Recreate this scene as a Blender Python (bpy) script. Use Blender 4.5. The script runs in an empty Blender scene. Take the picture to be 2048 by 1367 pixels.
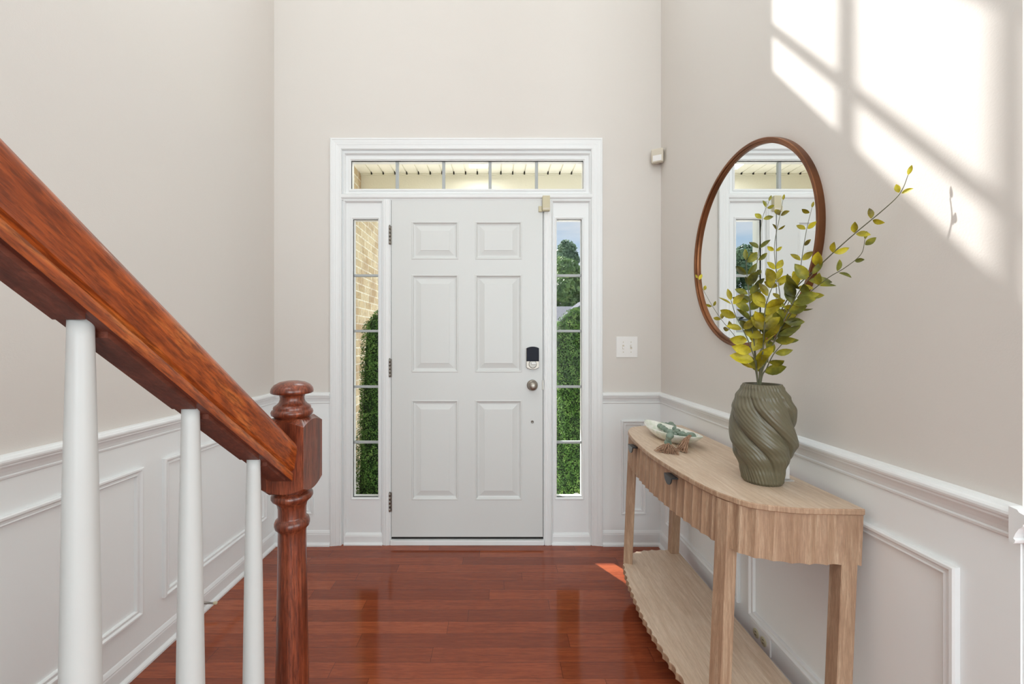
import bpy, bmesh, math, random
from mathutils import Vector, Matrix, Euler
PI = math.pi
random.seed(7)
sc = bpy.context.scene
C = sc.collection

# ------------------------------------------------------------------ camera
CAMZ = 1.23
cam = bpy.data.cameras.new('camera')
cam.sensor_width = 36.0
cam.lens = 36.0 * 825 / 2048
cam.shift_x = 29 / 2048
cam.shift_y = -2.5 / 2048
cam.clip_start = 0.05
cam.clip_end = 500
camo = bpy.data.objects.new('camera', cam)
camo.location = (0, 0, CAMZ)
camo.rotation_euler = (PI / 2, 0, 0)
C.objects.link(camo)
sc.camera = camo

# ------------------------------------------------------------------ world, sun, fill lamps, window daylight, exposure
sc.view_settings.view_transform = 'Standard'
sc.view_settings.look = 'None'
sc.view_settings.gamma = 1
sc.view_settings.use_curve_mapping = False
sc.view_settings.exposure = 0.10
sc.cycles.use_denoising = True
sc.cycles.max_bounces = 10
sc.cycles.diffuse_bounces = 6
sc.cycles.transparent_max_bounces = 12
sc.cycles.sample_clamp_indirect = 6

w = bpy.data.worlds.new('sky')
sc.world = w
w.use_nodes = True
nt = w.node_tree
nt.nodes.clear()
def wn(t, **k):
    n = nt.nodes.new(t)
    for a, b in k.items(): setattr(n, a, b)
    return n
tc = wn('ShaderNodeTexCoord'); sep = wn('ShaderNodeSeparateXYZ')
nt.links.new(tc.outputs['Generated'], sep.inputs[0])
gr = wn('ShaderNodeValToRGB')
gr.color_ramp.elements[0].position = 0.0; gr.color_ramp.elements[0].color = (0.70, 0.80, 0.90, 1)
gr.color_ramp.elements[1].position = 0.75; gr.color_ramp.elements[1].color = (3.2, 3.3, 3.4, 1)
e = gr.color_ramp.elements.new(0.30); e.color = (0.42, 0.62, 0.86, 1)
e = gr.color_ramp.elements.new(0.50); e.color = (2.2, 2.4, 2.6, 1)
nt.links.new(sep.outputs['Z'], gr.inputs[0])
mp = wn('ShaderNodeMapping'); mp.inputs['Scale'].default_value = (1.2, 1.2, 9.0); mp.inputs['Location'].default_value = (.3, .1, .35)
nt.links.new(tc.outputs['Generated'], mp.inputs[0])
nz = wn('ShaderNodeTexNoise'); nz.inputs['Scale'].default_value = 2.2; nz.inputs['Detail'].default_value = 6
nt.links.new(mp.outputs[0], nz.inputs[0])
cr = wn('ShaderNodeValToRGB'); cr.color_ramp.elements[0].position = .36; cr.color_ramp.elements[1].position = .60
nt.links.new(nz.outputs[0], cr.inputs[0])
mx = wn('ShaderNodeMixRGB'); mx.inputs[2].default_value = (0.82, 0.86, 0.92, 1)
nt.links.new(cr.outputs[0], mx.inputs[0]); nt.links.new(gr.outputs[0], mx.inputs[1])
bg = wn('ShaderNodeBackground'); bg.inputs[1].default_value = 0.85
out = wn('ShaderNodeOutputWorld')
nt.links.new(mx.outputs[0], bg.inputs[0]); nt.links.new(bg.outputs[0], out.inputs[0])

def light(name, kind, loc, energy, color, **k):
    l = bpy.data.lights.new(name, kind); l.energy = energy; l.color = color
    for a, b in k.items(): setattr(l, a, b)
    o = bpy.data.objects.new(name, l); o.location = loc; C.objects.link(o)
    return o
def aim(o, d):
    o.rotation_euler = Vector(d).to_track_quat('-Z', 'Y').to_euler()
SUN = Vector((1.0, -1.70, -2.16))
s = light('sun', 'SUN', (-6, 12, 14), 8.0, (1.0, 0.975, 0.95), angle=math.radians(0.65)); aim(s, SUN)
# unseen fill lamps added behind the camera, above the stairs and in the side room
s = light('rear_fill_light', 'AREA', (0.6, -4.7, 1.9), 215, (0.81, 0.945, 1.0), shape='RECTANGLE', size=4.2, size_y=3.6); aim(s, (0, 1, -0.04))
s = light('stair_fill_light', 'AREA', (-0.75, -1.3, 4.9), 42, (0.81, 0.945, 1.0), shape='RECTANGLE', size=1.1, size_y=2.6); aim(s, (0.75, 0.15, -1))  # added fill above the stairs, turned toward the right wall
s = light('side_room_fill_light', 'AREA', (3.6, -2.0, 1.9), 72, (0.81, 0.945, 1.0), shape='RECTANGLE', size=2.6, size_y=2.6); aim(s, (-1, 0.35, 0))  # added lamp in the adjoining room, brightens the left wall

s = light('upper_window_daylight', 'AREA', (-0.18, 2.70, 4.25), 46, (0.86, 0.95, 1.0), shape='RECTANGLE', size=1.1, size_y=1.4); aim(s, (0, -1, -0.40))

# ------------------------------------------------------------------ materials
def lin(c):
    return tuple(((v / 255) / 12.92 if v / 255 <= .04045 else ((v / 255 + .055) / 1.055) ** 2.4) for v in c) + (1,)

class NT:
    def __init__(s, name):
        s.m = bpy.data.materials.new(name); s.m.use_nodes = True
        s.t = s.m.node_tree; s.b = s.t.nodes['Principled BSDF']
    def n(s, t, **k):
        n = s.t.nodes.new(t)
        for a, b in k.items(): setattr(n, a, b)
        return n
    def l(s, a, b): s.t.links.new(a, b)
    def obj(s): return s.n('ShaderNodeTexCoord').outputs['Object']
    def map(s, src, scale=(1, 1, 1), loc=(0, 0, 0), rot=(0, 0, 0)):
        m = s.n('ShaderNodeMapping'); m.inputs['Scale'].default_value = scale
        m.inputs['Location'].default_value = loc; m.inputs['Rotation'].default_value = rot
        s.l(src, m.inputs[0]); return m.outputs[0]
    def noise(s, src, scale, detail=3, rough=.5, dist=0):
        n = s.n('ShaderNodeTexNoise'); n.inputs['Scale'].default_value = scale
        n.inputs['Detail'].default_value = detail; n.inputs['Roughness'].default_value = rough
        n.inputs['Distortion'].default_value = dist
        s.l(src, n.inputs['Vector']); return n.outputs[0]
    def ramp(s, src, stops):
        r = s.n('ShaderNodeValToRGB'); el = r.color_ramp.elements
        el[0].position, el[0].color = stops[0]; el[1].position, el[1].color = stops[-1]
        for p, c in stops[1:-1]:
            e = el.new(p); e.color = c
        s.l(src, r.inputs[0]); return r.outputs[0]
    def math(s, op, a, b=None, c=None):
        m = s.n('ShaderNodeMath', operation=op)
        for i, v in enumerate((a, b, c)):
            if v is None: continue
            if isinstance(v, (int, float)): m.inputs[i].default_value = v
            else: s.l(v, m.inputs[i])
        return m.outputs[0]
    def mix(s, f, a, b, mode='MIX'):
        m = s.n('ShaderNodeMixRGB', blend_type=mode)
        for i, v in enumerate((f, a, b)):
            if isinstance(v, (int, float)): m.inputs[i].default_value = v
            elif isinstance(v, tuple): m.inputs[i].default_value = v
            else: s.l(v, m.inputs[i])
        return m.outputs[0]
    def col(s, v):
        if isinstance(v, tuple): s.b.inputs['Base Color'].default_value = v
        else: s.l(v, s.b.inputs['Base Color'])
    def bump(s, h, dist=.001, strength=1):
        b = s.n('ShaderNodeBump'); b.inputs['Distance'].default_value = dist; b.inputs['Strength'].default_value = strength
        s.l(h, b.inputs['Height']); s.l(b.outputs[0], s.b.inputs['Normal'])
    def set(s, **k):
        for a, v in k.items():
            s.b.inputs[a.replace('_', ' ')].default_value = v
        return s

def paint(name, c, rough=.5, var=.03, bump=.0002, bscale=180, spec=.5):
    k = NT(name); o = k.obj()
    n = k.noise(o, 1.7, 4)
    cl = lin(c)
    dk = tuple(v * (1 - var) for v in cl[:3]) + (1,)
    k.col(k.mix(n, cl, dk))
    k.bump(k.noise(o, bscale, 3), bump)
    k.set(Roughness=rough, Specular_IOR_Level=spec)
    return k.m

def metal(name, c, rough=.3, var=.1):
    k = NT(name); o = k.obj(); n = k.noise(o, 60, 3)
    k.col(lin(c)); k.set(Metallic=1.0)
    k.l(k.math('MULTIPLY_ADD', n, var, rough - var / 2), k.b.inputs['Roughness'])
    return k.m

def wood(name, dark, mid, light_, axis='Z', stretch=14, scale=9, rough=.35, coat=0, pores=.5, bump=.0003):
    k = NT(name); o = k.obj()
    sc3 = {'X': (1, stretch, stretch), 'Y': (stretch, 1, stretch), 'Z': (stretch, stretch, 1)}[axis]
    v = k.map(o, sc3)
    big = k.noise(v, scale * .25, 4, .6, .6)
    fine = k.noise(v, scale * 1.6, 5, .65, .2)
    c = k.ramp(big, [(.30, lin(dark)), (.52, lin(mid)), (.72, lin(light_))])
    f = k.ramp(fine, [(.38, (0, 0, 0, 1)), (.60, (1, 1, 1, 1))])
    dk = tuple(v * .62 for v in lin(dark)[:3]) + (1,)
    c2 = k.mix(k.math('MULTIPLY', k.math('SUBTRACT', 1, f), pores), c, dk)
    k.col(c2); k.bump(fine, bump)
    k.set(Roughness=rough, Coat_Weight=coat, Coat_Roughness=.08)
    return k.m

M = {}
M['wall'] = paint('wall_paint', (221, 215, 209), .75, .02, .00025, 260, .3)
M['wains'] = paint('wainscot_paint', (241, 243, 243), .42, .01, .0001, 90)
M['trim'] = paint('trim_paint', (236, 237, 237), .36, .01, .0001, 60)
M['door'] = paint('door_paint', (219, 220, 218), .38, .01, .0001, 70)
M['ceil'] = paint('ceiling_paint', (240, 239, 236), .8)
M['baluster'] = paint('baluster_paint', (203, 204, 202), .38, .02, .0003, 40)
M['plastic'] = paint('white_plastic', (240, 238, 236), .3, .0, .00001)
M['beige'] = paint('beige_plastic', (205, 196, 165), .45, .03, .00002)
M['detector'] = paint('almond_plastic', (214, 205, 188), .45, .03, .00002)
M['black'] = paint('black_metal', (28, 30, 33), .38, .0, .00002)
M['gap'] = paint('dark_weatherstrip', (38, 34, 30), .8)
M['screen'] = paint('navy_black_plastic', (18, 20, 36), .5, 0, .00001, 180, .25)
M['nickel'] = metal('brushed_nickel', (158, 150, 141), .38)
M['hinge'] = metal('aged_nickel', (150, 145, 138), .42)
M['muntin'] = paint('grey_muntin_paint', (176, 180, 180), .5)
M['bronze'] = None
k = NT('bronze_frame'); o = k.obj(); n = k.noise(o, 6, 4)
k.col(k.ramp(n, [(.3, lin((104, 66, 44))), (.7, lin((150, 98, 62)))])); k.set(Metallic=.75, Roughness=.38); M['bronze'] = k.m
k = NT('mirror_silver'); n = k.noise(k.obj(), 3, 2); k.col(k.mix(n, (.90, .92, .915, 1), (.92, .935, .93, 1))); k.set(Metallic=1.0, Roughness=0.0); M['mirror'] = k.m

k = NT('window_glass')
tr = k.n('ShaderNodeBsdfTransparent'); gl = k.n('ShaderNodeBsdfGlossy'); gl.inputs['Roughness'].default_value = 0.01
fr = k.n('ShaderNodeLayerWeight'); fr.inputs[0].default_value = .5
ff = k.math('MULTIPLY_ADD', k.math('POWER', fr.outputs[1], 5.0), .7, .003)
ms = k.n('ShaderNodeMixShader'); n = k.noise(k.obj(), 2)
tr.inputs[0].default_value = (.98, .985, .98, 1)
k.l(ff, ms.inputs[0]); k.l(tr.outputs[0], ms.inputs[1]); k.l(gl.outputs[0], ms.inputs[2])
k.l(ms.outputs[0], k.t.nodes['Material Output'].inputs[0]); M['glass'] = k.m

# cherry plank floor: boards run along X, 76 mm wide, random lengths and tints
k = NT('cherry_plank_floor'); o = k.obj()
sp = k.n('ShaderNodeSeparateXYZ'); k.l(o, sp.inputs[0])
PW = .0765
ry = k.math('DIVIDE', k.math('SUBTRACT', sp.outputs[1], 2.345 - PW * 200), PW)
row = k.math('FLOOR', ry)
wn1 = k.n('ShaderNodeTexWhiteNoise', noise_dimensions='1D'); k.l(row, wn1.inputs['W'])
xx = k.math('DIVIDE', k.math('ADD', sp.outputs[0], k.math('MULTIPLY', wn1.outputs[0], 7.3)), .86)
idx = k.math('FLOOR', xx)
cmb = k.n('ShaderNodeCombineXYZ'); k.l(row, cmb.inputs[0]); k.l(idx, cmb.inputs[1])
wn2 = k.n('ShaderNodeTexWhiteNoise', noise_dimensions='3D'); k.l(cmb.outputs[0], wn2.inputs['Vector'])
tint = wn2.outputs[0]
fy = k.math('FRACT', ry); fx = k.math('FRACT', xx)
ey = k.math('MINIMUM', fy, k.math('SUBTRACT', 1, fy))
ex = k.math('MINIMUM', fx, k.math('SUBTRACT', 1, fx))
seam = k.math('MAXIMUM', k.math('LESS_THAN', ey, .011), k.math('LESS_THAN', ex, .0011))
off = k.n('ShaderNodeVectorMath', operation='MULTIPLY_ADD'); k.l(cmb.outputs[0], off.inputs[0])
off.inputs[1].default_value = (3.1, 5.7, 1.3); k.l(k.map(o, (1.6, 26, 1)), off.inputs[2])
g1 = k.noise(off.outputs[0], 3.0, 5, .6, 1.2); g2 = k.noise(off.outputs[0], 16, 4, .6, .3)
base = k.ramp(tint, [(.0, lin((134, 66, 42))), (.25, lin((152, 76, 47))), (.7, lin((162, 82, 51))), (1.0, lin((173, 91, 57)))])
c1 = k.mix(k.math('MULTIPLY', k.ramp(g1, [(.40, (1, 1, 1, 1)), (.62, (0, 0, 0, 1))]), .42), base, lin((104, 46, 32)))
c2 = k.mix(k.math('MULTIPLY', k.ramp(g2, [(.36, (1, 1, 1, 1)), (.56, (0, 0, 0, 1))]), .30), c1, lin((88, 38, 26)))
c3 = k.mix(k.math('MULTIPLY', seam, .65), c2, lin((52, 24, 18)))
k.col(c3); k.set(Specular_IOR_Level=.4)
k.l(k.math('MULTIPLY_ADD', g2, .08, .06), k.b.inputs['Roughness'])
hb = k.math('SUBTRACT', k.math('MULTIPLY', g2, .15), seam); k.bump(hb, .0006, .5)
M['floor'] = k.m

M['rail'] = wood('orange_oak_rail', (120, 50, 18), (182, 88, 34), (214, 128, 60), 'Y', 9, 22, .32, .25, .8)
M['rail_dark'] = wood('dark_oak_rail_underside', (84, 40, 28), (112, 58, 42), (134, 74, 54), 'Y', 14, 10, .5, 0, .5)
M['newel'] = wood('dark_cherry_newel', (82, 34, 20), (130, 62, 38), (166, 90, 60), 'Z', 12, 18, .28, .25, .75)
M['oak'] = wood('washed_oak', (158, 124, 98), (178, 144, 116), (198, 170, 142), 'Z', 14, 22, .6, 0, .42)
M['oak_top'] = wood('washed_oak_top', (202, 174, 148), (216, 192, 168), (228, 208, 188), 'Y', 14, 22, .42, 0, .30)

k = NT('sage_ceramic'); n = k.noise(k.obj(), 24, 3); k.col(k.mix(n, lin((93, 87, 67)), lin((107, 100, 79)))); k.set(Roughness=.36, Specular_IOR_Level=.5); M['vase'] = k.m
k = NT('speckled_glaze'); n = k.noise(k.obj(), 30, 4); k.col(k.mix(k.ramp(n, [(.45, (0, 0, 0, 1)), (.62, (1, 1, 1, 1))]), lin((240, 239, 231)), lin((214, 220, 202)))); k.set(Roughness=.28); M['bowl'] = k.m
k = NT('green_bead_wood'); n = k.noise(k.obj(), 90, 3); k.col(k.mix(n, lin((108, 128, 114)), lin((146, 162, 146)))); k.set(Roughness=.38); M['bead'] = k.m
k = NT('jute_fibre'); n = k.noise(k.obj(), 120, 3); k.col(k.ramp(n, [(.3, lin((136, 100, 78))), (.7, lin((196, 160, 132)))])); k.set(Roughness=.9); M['jute'] = k.m

def leafmat(name, stops, scale=14, rough=.5, trans=.25):
    k = NT(name); n = k.noise(k.obj(), scale, 4, .6)
    c = k.ramp(n, stops); k.col(c); k.set(Roughness=rough)
    t = k.n('ShaderNodeBsdfTranslucent'); k.l(c, t.inputs[0])
    ms = k.n('ShaderNodeMixShader'); ms.inputs[0].default_value = trans
    k.l(k.b.outputs[0], ms.inputs[1]); k.l(t.outputs[0], ms.inputs[2]); k.l(ms.outputs[0], k.t.nodes['Material Output'].inputs[0])
    return k.m
M['leaf'] = leafmat('olive_yellow_leaf', [(.34, lin((92, 80, 14))), (.50, lin((154, 142, 24))), (.64, lin((206, 192, 46)))], 13)
M['leaf2'] = leafmat('olive_green_leaf', [(.34, lin((62, 64, 18))), (.50, lin((112, 114, 34))), (.66, lin((178, 170, 50)))], 13)
M['twig'] = paint('grey_green_twig', (98, 98, 72), .6, .2)
M['boxwood'] = leafmat('boxwood_leaf', [(.34, lin((48, 84, 36))), (.52, lin((100, 148, 66))), (.70, lin((170, 204, 116)))], 22)
M['boxcore'] = paint('boxwood_inner', (40, 62, 32), .9, .2)
M['tree1'] = leafmat('mid_green_tree_leaf', [(.34, lin((64, 92, 50))), (.52, lin((100, 132, 74))), (.70, lin((152, 170, 100)))], 1.1)
M['tree2'] = leafmat('dark_green_tree_leaf', [(.34, lin((66, 92, 74))), (.52, lin((104, 132, 104))), (.70, lin((158, 178, 142)))], 1.1)
M['bark'] = paint('bark', (98, 84, 70), .9, .3, .01, 12)
k = NT('lawn'); n = k.noise(k.obj(), 3, 5); k.col(k.mix(n, lin((96, 118, 70)), lin((146, 156, 104)))); k.set(Roughness=.9); M['lawn'] = k.m
M['concrete'] = paint('concrete', (222, 219, 212), .85, .08, .001, 40)
M['soffit'] = paint('cream_vinyl', (252, 250, 240), .5, .03)
M['beam'] = paint('cream_stucco', (238, 236, 222), .8, .06, .0015, 60)
M['siding'] = paint('white_siding', (236, 236, 232), .6, .04)
M['shingle'] = paint('grey_shingle', (92, 94, 102), .9, .12, .004, 30)
M['house_glass'] = paint('dark_window', (84, 98, 112), .15)
k = NT('tan_brick'); o = k.obj()
mpv = k.map(o, (1, 1, 1), (0, 0, 0), (0, 0, 0))
sp = k.n('ShaderNodeSeparateXYZ'); k.l(o, sp.inputs[0]); cm = k.n('ShaderNodeCombineXYZ')
k.l(k.math('ADD', sp.outputs[1], sp.outputs[0]), cm.inputs[0]); k.l(sp.outputs[2], cm.inputs[1])
br = k.n('ShaderNodeTexBrick'); k.l(cm.outputs[0], br.inputs['Vector'])
br.inputs['Color1'].default_value = lin((188, 166, 130)); br.inputs['Color2'].default_value = lin((214, 198, 166))
br.inputs['Mortar'].default_value = lin((232, 226, 208)); br.inputs['Scale'].default_value = 1
br.inputs['Brick Width'].default_value = .21; br.inputs['Row Height'].default_value = .0775; br.inputs['Mortar Size'].default_value = .007
n = k.noise(o, 5, 4); n2 = k.noise(o, 45, 4)
c = k.mix(k.math('MULTIPLY', k.ramp(n, [(.48, (0, 0, 0, 1)), (.62, (1, 1, 1, 1))]), .5), br.outputs[0], lin((160, 126, 92)))
c = k.mix(k.math('MULTIPLY', k.ramp(n2, [(.50, (0, 0, 0, 1)), (.62, (1, 1, 1, 1))]), .28), c, lin((130, 120, 108)))
k.col(c); k.set(Roughness=.9); k.bump(k.math('SUBTRACT', n2, k.math('MULTIPLY', br.outputs[1], 1.5)), .006); M['brick'] = k.m
k = NT('porch_lamp_glow'); n = k.noise(k.obj(), 4); k.col((1, 1, 1, 1)); k.set(Emission_Color=(1, .97, .92, 1), Emission_Strength=1.3); M['glow'] = k.m
k = NT('clear_acrylic'); n = k.noise(k.obj(), 4); k.col(k.mix(n, (.96, .98, .98, 1), (1, 1, 1, 1))); k.set(Roughness=.05, Alpha=.35); M['acrylic'] = k.m

# ------------------------------------------------------------------ mesh helpers
class MB:
    def __init__(s): s.v = []; s.f = []; s.sm = []; s.mi = []; s.cur = 0
    def add(s, vs, fs, smooth=False):
        o = len(s.v); s.v += [tuple(v) for v in vs]
        for f in fs: s.f.append(tuple(i + o for i in f)); s.sm.append(smooth); s.mi.append(s.cur)
        return s
    def box(s, x0, x1, y0, y1, z0, z1, bev=0.0):
        if bev <= 0:
            vs = [(x, y, z) for x in (x0, x1) for y in (y0, y1) for z in (z0, z1)]
            return s.add(vs, [(0, 1, 3, 2), (4, 6, 7, 5), (0, 4, 5, 1), (2, 3, 7, 6), (0, 2, 6, 4), (1, 5, 7, 3)])
        bm = bmesh.new(); bmesh.ops.create_cube(bm, size=1)
        for v in bm.verts:
            v.co = Vector(((x0 + x1) / 2 + v.co.x * (x1 - x0), (y0 + y1) / 2 + v.co.y * (y1 - y0), (z0 + z1) / 2 + v.co.z * (z1 - z0)))
        bmesh.ops.bevel(bm, geom=bm.edges[:], offset=bev, segments=2, profile=.6, affect='EDGES')
        return s.bm(bm)
    def bm(s, bm, smooth=False, mat=None):
        bm.verts.index_update()
        vs = [(mat @ v.co if mat else v.co.copy()) for v in bm.verts]
        s.add(vs, [tuple(v.index for v in f.verts) for f in bm.faces], smooth); bm.free(); return s
    def lathe(s, prof, c=(0, 0, 0), n=40, axis='Z', smooth=True, cap=True):
        vs = []; fs = []
        for r, z in prof:
            for i in range(n):
                a = 2 * PI * i / n
                p = (r * math.cos(a), r * math.sin(a), z)
                if axis == 'Y': p = (p[0], z, p[1])
                if axis == 'X': p = (z, p[0], p[1])
                vs.append((c[0] + p[0], c[1] + p[1], c[2] + p[2]))
        for j in range(len(prof) - 1):
            for i in range(n):
                a = j * n + i; b = j * n + (i + 1) % n
                fs.append((a, b, b + n, a + n))
        s.add(vs, fs, smooth)
        if cap:
            o = len(s.v) - len(vs)
            for base in (0, (len(prof) - 1) * n):
                s.f.append(tuple(o + base + i for i in range(n))); s.sm.append(False); s.mi.append(s.cur)
        return s
    def tube(s, pts, r, n=8, smooth=True, cap=True):
        pts = [Vector(p) for p in pts]
        rs = r if isinstance(r, (list, tuple)) else [r] * len(pts)
        vs = []; fs = []; ref = None
        for i, p in enumerate(pts):
            d = (pts[min(i + 1, len(pts) - 1)] - pts[max(i - 1, 0)])
            if d.length < 1e-9: d = Vector((0, 0, 1))
            d.normalize()
            if ref is None:
                ref = d.cross(Vector((.3, .2, 1))); 
                if ref.length < 1e-3: ref = d.cross(Vector((1, 0, 0)))
            ref = (ref - d * ref.dot(d)).normalized(); up = d.cross(ref)
            for j in range(n):
                a = 2 * PI * j / n
                vs.append(p + (ref * math.cos(a) + up * math.sin(a)) * rs[i])
        for i in range(len(pts) - 1):
            for j in range(n):
                a = i * n + j; b = i * n + (j + 1) % n
                fs.append((a, b, b + n, a + n))
        if cap:
            fs.append(tuple(range(n))); fs.append(tuple((len(pts) - 1) * n + j for j in range(n)))
        return s.add(vs, fs, smooth)
    def ball(s, c, r, n=16, sz=1.0):
        prof = [(r * math.sin(PI * i / n) + 1e-5, -r * sz * math.cos(PI * i / n)) for i in range(n + 1)]
        return s.lathe(prof, c, n * 2, cap=False)
    def ext(s, prof, p0, p1, out, up=(0, 0, 1), cap=True):
        """extrude a profile [(out, up)] from p0 to p1"""
        p0 = Vector(p0); p1 = Vector(p1); out = Vector(out); up = Vector(up); n = len(prof)
        vs = [p + out * a + up * b for p in (p0, p1) for a, b in prof]
        fs = [(i, (i + 1) % n, (i + 1) % n + n, i + n) for i in range(n)]
        if cap: fs += [tuple(range(n)), tuple(range(n, 2 * n))]
        return s.add(vs, fs)
    def ring(s, rect, prof, P, sides=4):
        """mitred moulding: rect (u0,u1,v0,v1), prof [(inset, height)], P(u,v,h)->xyz. sides=3 leaves the bottom open"""
        u0, u1, v0, v1 = rect; n = len(prof)
        loops = []
        for d, h in prof:
            vb = v0 if sides == 3 else v0 + d
            loops.append([P(u0 + d, vb, h), P(u0 + d, v1 - d, h), P(u1 - d, v1 - d, h), P(u1 - d, vb, h)])
        vs = [p for l in loops for p in l]; fs = []
        for j in range(n - 1):
            for i in range(4 if sides == 4 else 3):
                a = j * 4 + i; b = j * 4 + (i + 1) % 4
                fs.append((a, b, b + 4, a + 4))
        return s.add(vs, fs)
    def build(s, name, mats, parent=None, origin=None, recalc=True, label=None):
        me = bpy.data.meshes.new(name)
        v = s.v
        if origin is not None: v = [(a - origin[0], b - origin[1], c - origin[2]) for a, b, c in s.v]
        me.from_pydata(v, [], s.f)
        me.polygons.foreach_set('use_smooth', s.sm)
        if not isinstance(mats, (list, tuple)): mats = [mats]
        for m in mats: me.materials.append(m)
        if len(mats) > 1: me.polygons.foreach_set('material_index', s.mi)
        if recalc:
            bm = bmesh.new(); bm.from_mesh(me); bmesh.ops.recalc_face_normals(bm, faces=bm.faces); bm.to_mesh(me); bm.free()
        me.update()
        o = bpy.data.objects.new(name, me); C.objects.link(o)
        if origin is not None: o.location = origin
        if parent:
            o.parent = parent
            if origin is not None: o.location = Vector(origin) - parent.location
            else: o.location = -parent.location
        if label: o['label'] = label
        return o
def sub(o, parent):                      # put a world-placed mesh under a part (sub-part)
    o.parent = parent; o.location = (0, 0, 0)
    return o
def tag(o, label, cat, group=None, kind=None):
    o['label'] = label; o['category'] = cat
    if group: o['group'] = group
    if kind: o['kind'] = kind
    return o
def thing(name, loc, label, cat, group=None, kind=None):
    o = bpy.data.objects.new(name, None); o.location = loc; o.empty_display_size = .05; C.objects.link(o)
    return tag(o, label, cat, group, kind)
def struct(o, label, cat): return tag(o, label, cat, kind='structure')
def catmull(pts, per=8):
    pts = [Vector(p) for p in pts]; P = [2 * pts[0] - pts[1]] + pts + [2 * pts[-1] - pts[-2]]; out = []
    for i in range(1, len(P) - 2):
        for j in range(per):
            t = j / per; a, b, c, d = P[i - 1:i + 3]
            out.append(.5 * ((2 * b) + (c - a) * t + (2 * a - 5 * b + 4 * c - d) * t * t + (3 * b - a - 3 * c + d) * t ** 3))
    out.append(pts[-1]); return out

# ------------------------------------------------------------------ dimensions
XL, XR, W = -1.348, .9865, 2.489          # left wall, right wall, front wall
YR, YB, H = .775, -5.0, 5.4               # end of the right wall, back wall, ceiling
S = 331.5
def fx(p): return (p - 995) / S           # front elevation drawing -> metres
def fz(p): return 1.23 - (p - 681) / S
CX = fx(934.5)                            # middle of the door

# ------------------------------------------------------------------ shell
def wall_holes(mb, u, v, holes, P, t):
    us = sorted(set([u[0], u[1]] + [h[i] for h in holes for i in (0, 1)])); vs_ = sorted(set([v[0], v[1]] + [h[i] for h in holes for i in (2, 3)]))
    def solid(i, j):
        if i < 0 or j < 0 or i >= len(us) - 1 or j >= len(vs_) - 1: return False
        a = (us[i] + us[i + 1]) / 2; b = (vs_[j] + vs_[j + 1]) / 2
        return not any(h[0] < a < h[1] and h[2] < b < h[3] for h in holes)
    for i in range(len(us) - 1):
        for j in range(len(vs_) - 1):
            if not solid(i, j): continue
            a, b, c, d = us[i], us[i + 1], vs_[j], vs_[j + 1]
            mb.add([P(a, c, 0), P(b, c, 0), P(b, d, 0), P(a, d, 0)], [(0, 1, 2, 3)])
            mb.add([P(a, c, t), P(b, c, t), P(b, d, t), P(a, d, t)], [(3, 2, 1, 0)])
            for di, dj, q in ((-1, 0, ((a, c), (a, d))), (1, 0, ((b, c), (b, d))), (0, -1, ((a, c), (b, c))), (0, 1, ((a, d), (b, d)))):
                if not solid(i + di, j + dj):
                    (p, q2) = q
                    mb.add([P(p[0], p[1], 0), P(q2[0], q2[1], 0), P(q2[0], q2[1], t), P(p[0], p[1], t)], [(0, 1, 2, 3)])
RO = (fx(672), fx(1197), 0.0, fz(296))    # rough opening of the entry unit
UW = (-.76, .392, 3.46, 5.0)              # upper foyer window
mb = MB(); wall_holes(mb, (XL - .15, XR + .12), (-.12, H), [(RO[0], RO[1], -.001 - .119, RO[3]), UW], lambda u, v, h: (u, W + h, v), .15)
struct(mb.build('wall_front', M['wall']), 'greige front wall around the white entry door', 'wall')
mb = MB(); mb.box(XL - .15, XL, YB, W, -.12, H)
struct(mb.build('wall_left', M['wall']), 'greige left wall above white wainscot behind the stair railing', 'wall')
mb = MB(); mb.box(XR, XR + .12, YR, W, -.12, H); mb.box(XR + .12, 4.0, YR, YR + .12, -.12, H)
struct(mb.build('wall_right', M['wall']), 'greige right wall with sunlit patch behind the round mirror', 'wall')
mb = MB(); mb.box(XL, 4.12, YB - .12, YB, -.12, H)
struct(mb.build('wall_back', M['wall']), 'back wall of the hall behind the camera', 'wall')
mb = MB(); mb.box(4.0, 4.12, YB, YR + .12, -.12, H)
struct(mb.build('wall_side', M['wall']), 'far side wall of the adjoining room', 'wall')
mb = MB(); mb.box(XL - .15, 4.12, YB - .12, W + .15, H, H + .12)
struct(mb.build('ceiling', M['ceil']), 'white two storey foyer ceiling', 'ceiling')
mb = MB(); mb.box(XL, XR + .12, YB, W + .0, -.12, 0); mb.box(XR + .12, 4.0, YB, YR, -.12, 0); mb.box(RO[0], RO[1], W, W + .15, -.12, 0)
struct(mb.build('floor', M['floor']), 'glossy reddish cherry plank floor of the foyer', 'floor')

# wainscot skin below the chair rail (thin white panel on each wall)
ZC = .862
def skin(n, boxes, lab):
    mb = MB()
    for b in boxes: mb.box(*b)
    struct(mb.build(n, M['wains']), lab, 'wainscot')
skin('trim_1', [(XL, XL + .004, YB, W, 0, ZC)], 'white wainscot field on the left wall')
skin('trim_2', [(XL + .004, RO[0], W - .004, W, 0, ZC)], 'white wainscot field on the front wall left of the entry')
skin('trim_3', [(RO[1], XR - .004, W - .004, W, 0, ZC)], 'white wainscot field on the front wall right of the entry')
skin('trim_4', [(XR - .004, XR, YR, W, 0, ZC), (XR, 4.0, YR - .004, YR, 0, ZC)], 'white wainscot field on the right wall behind the console')

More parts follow.
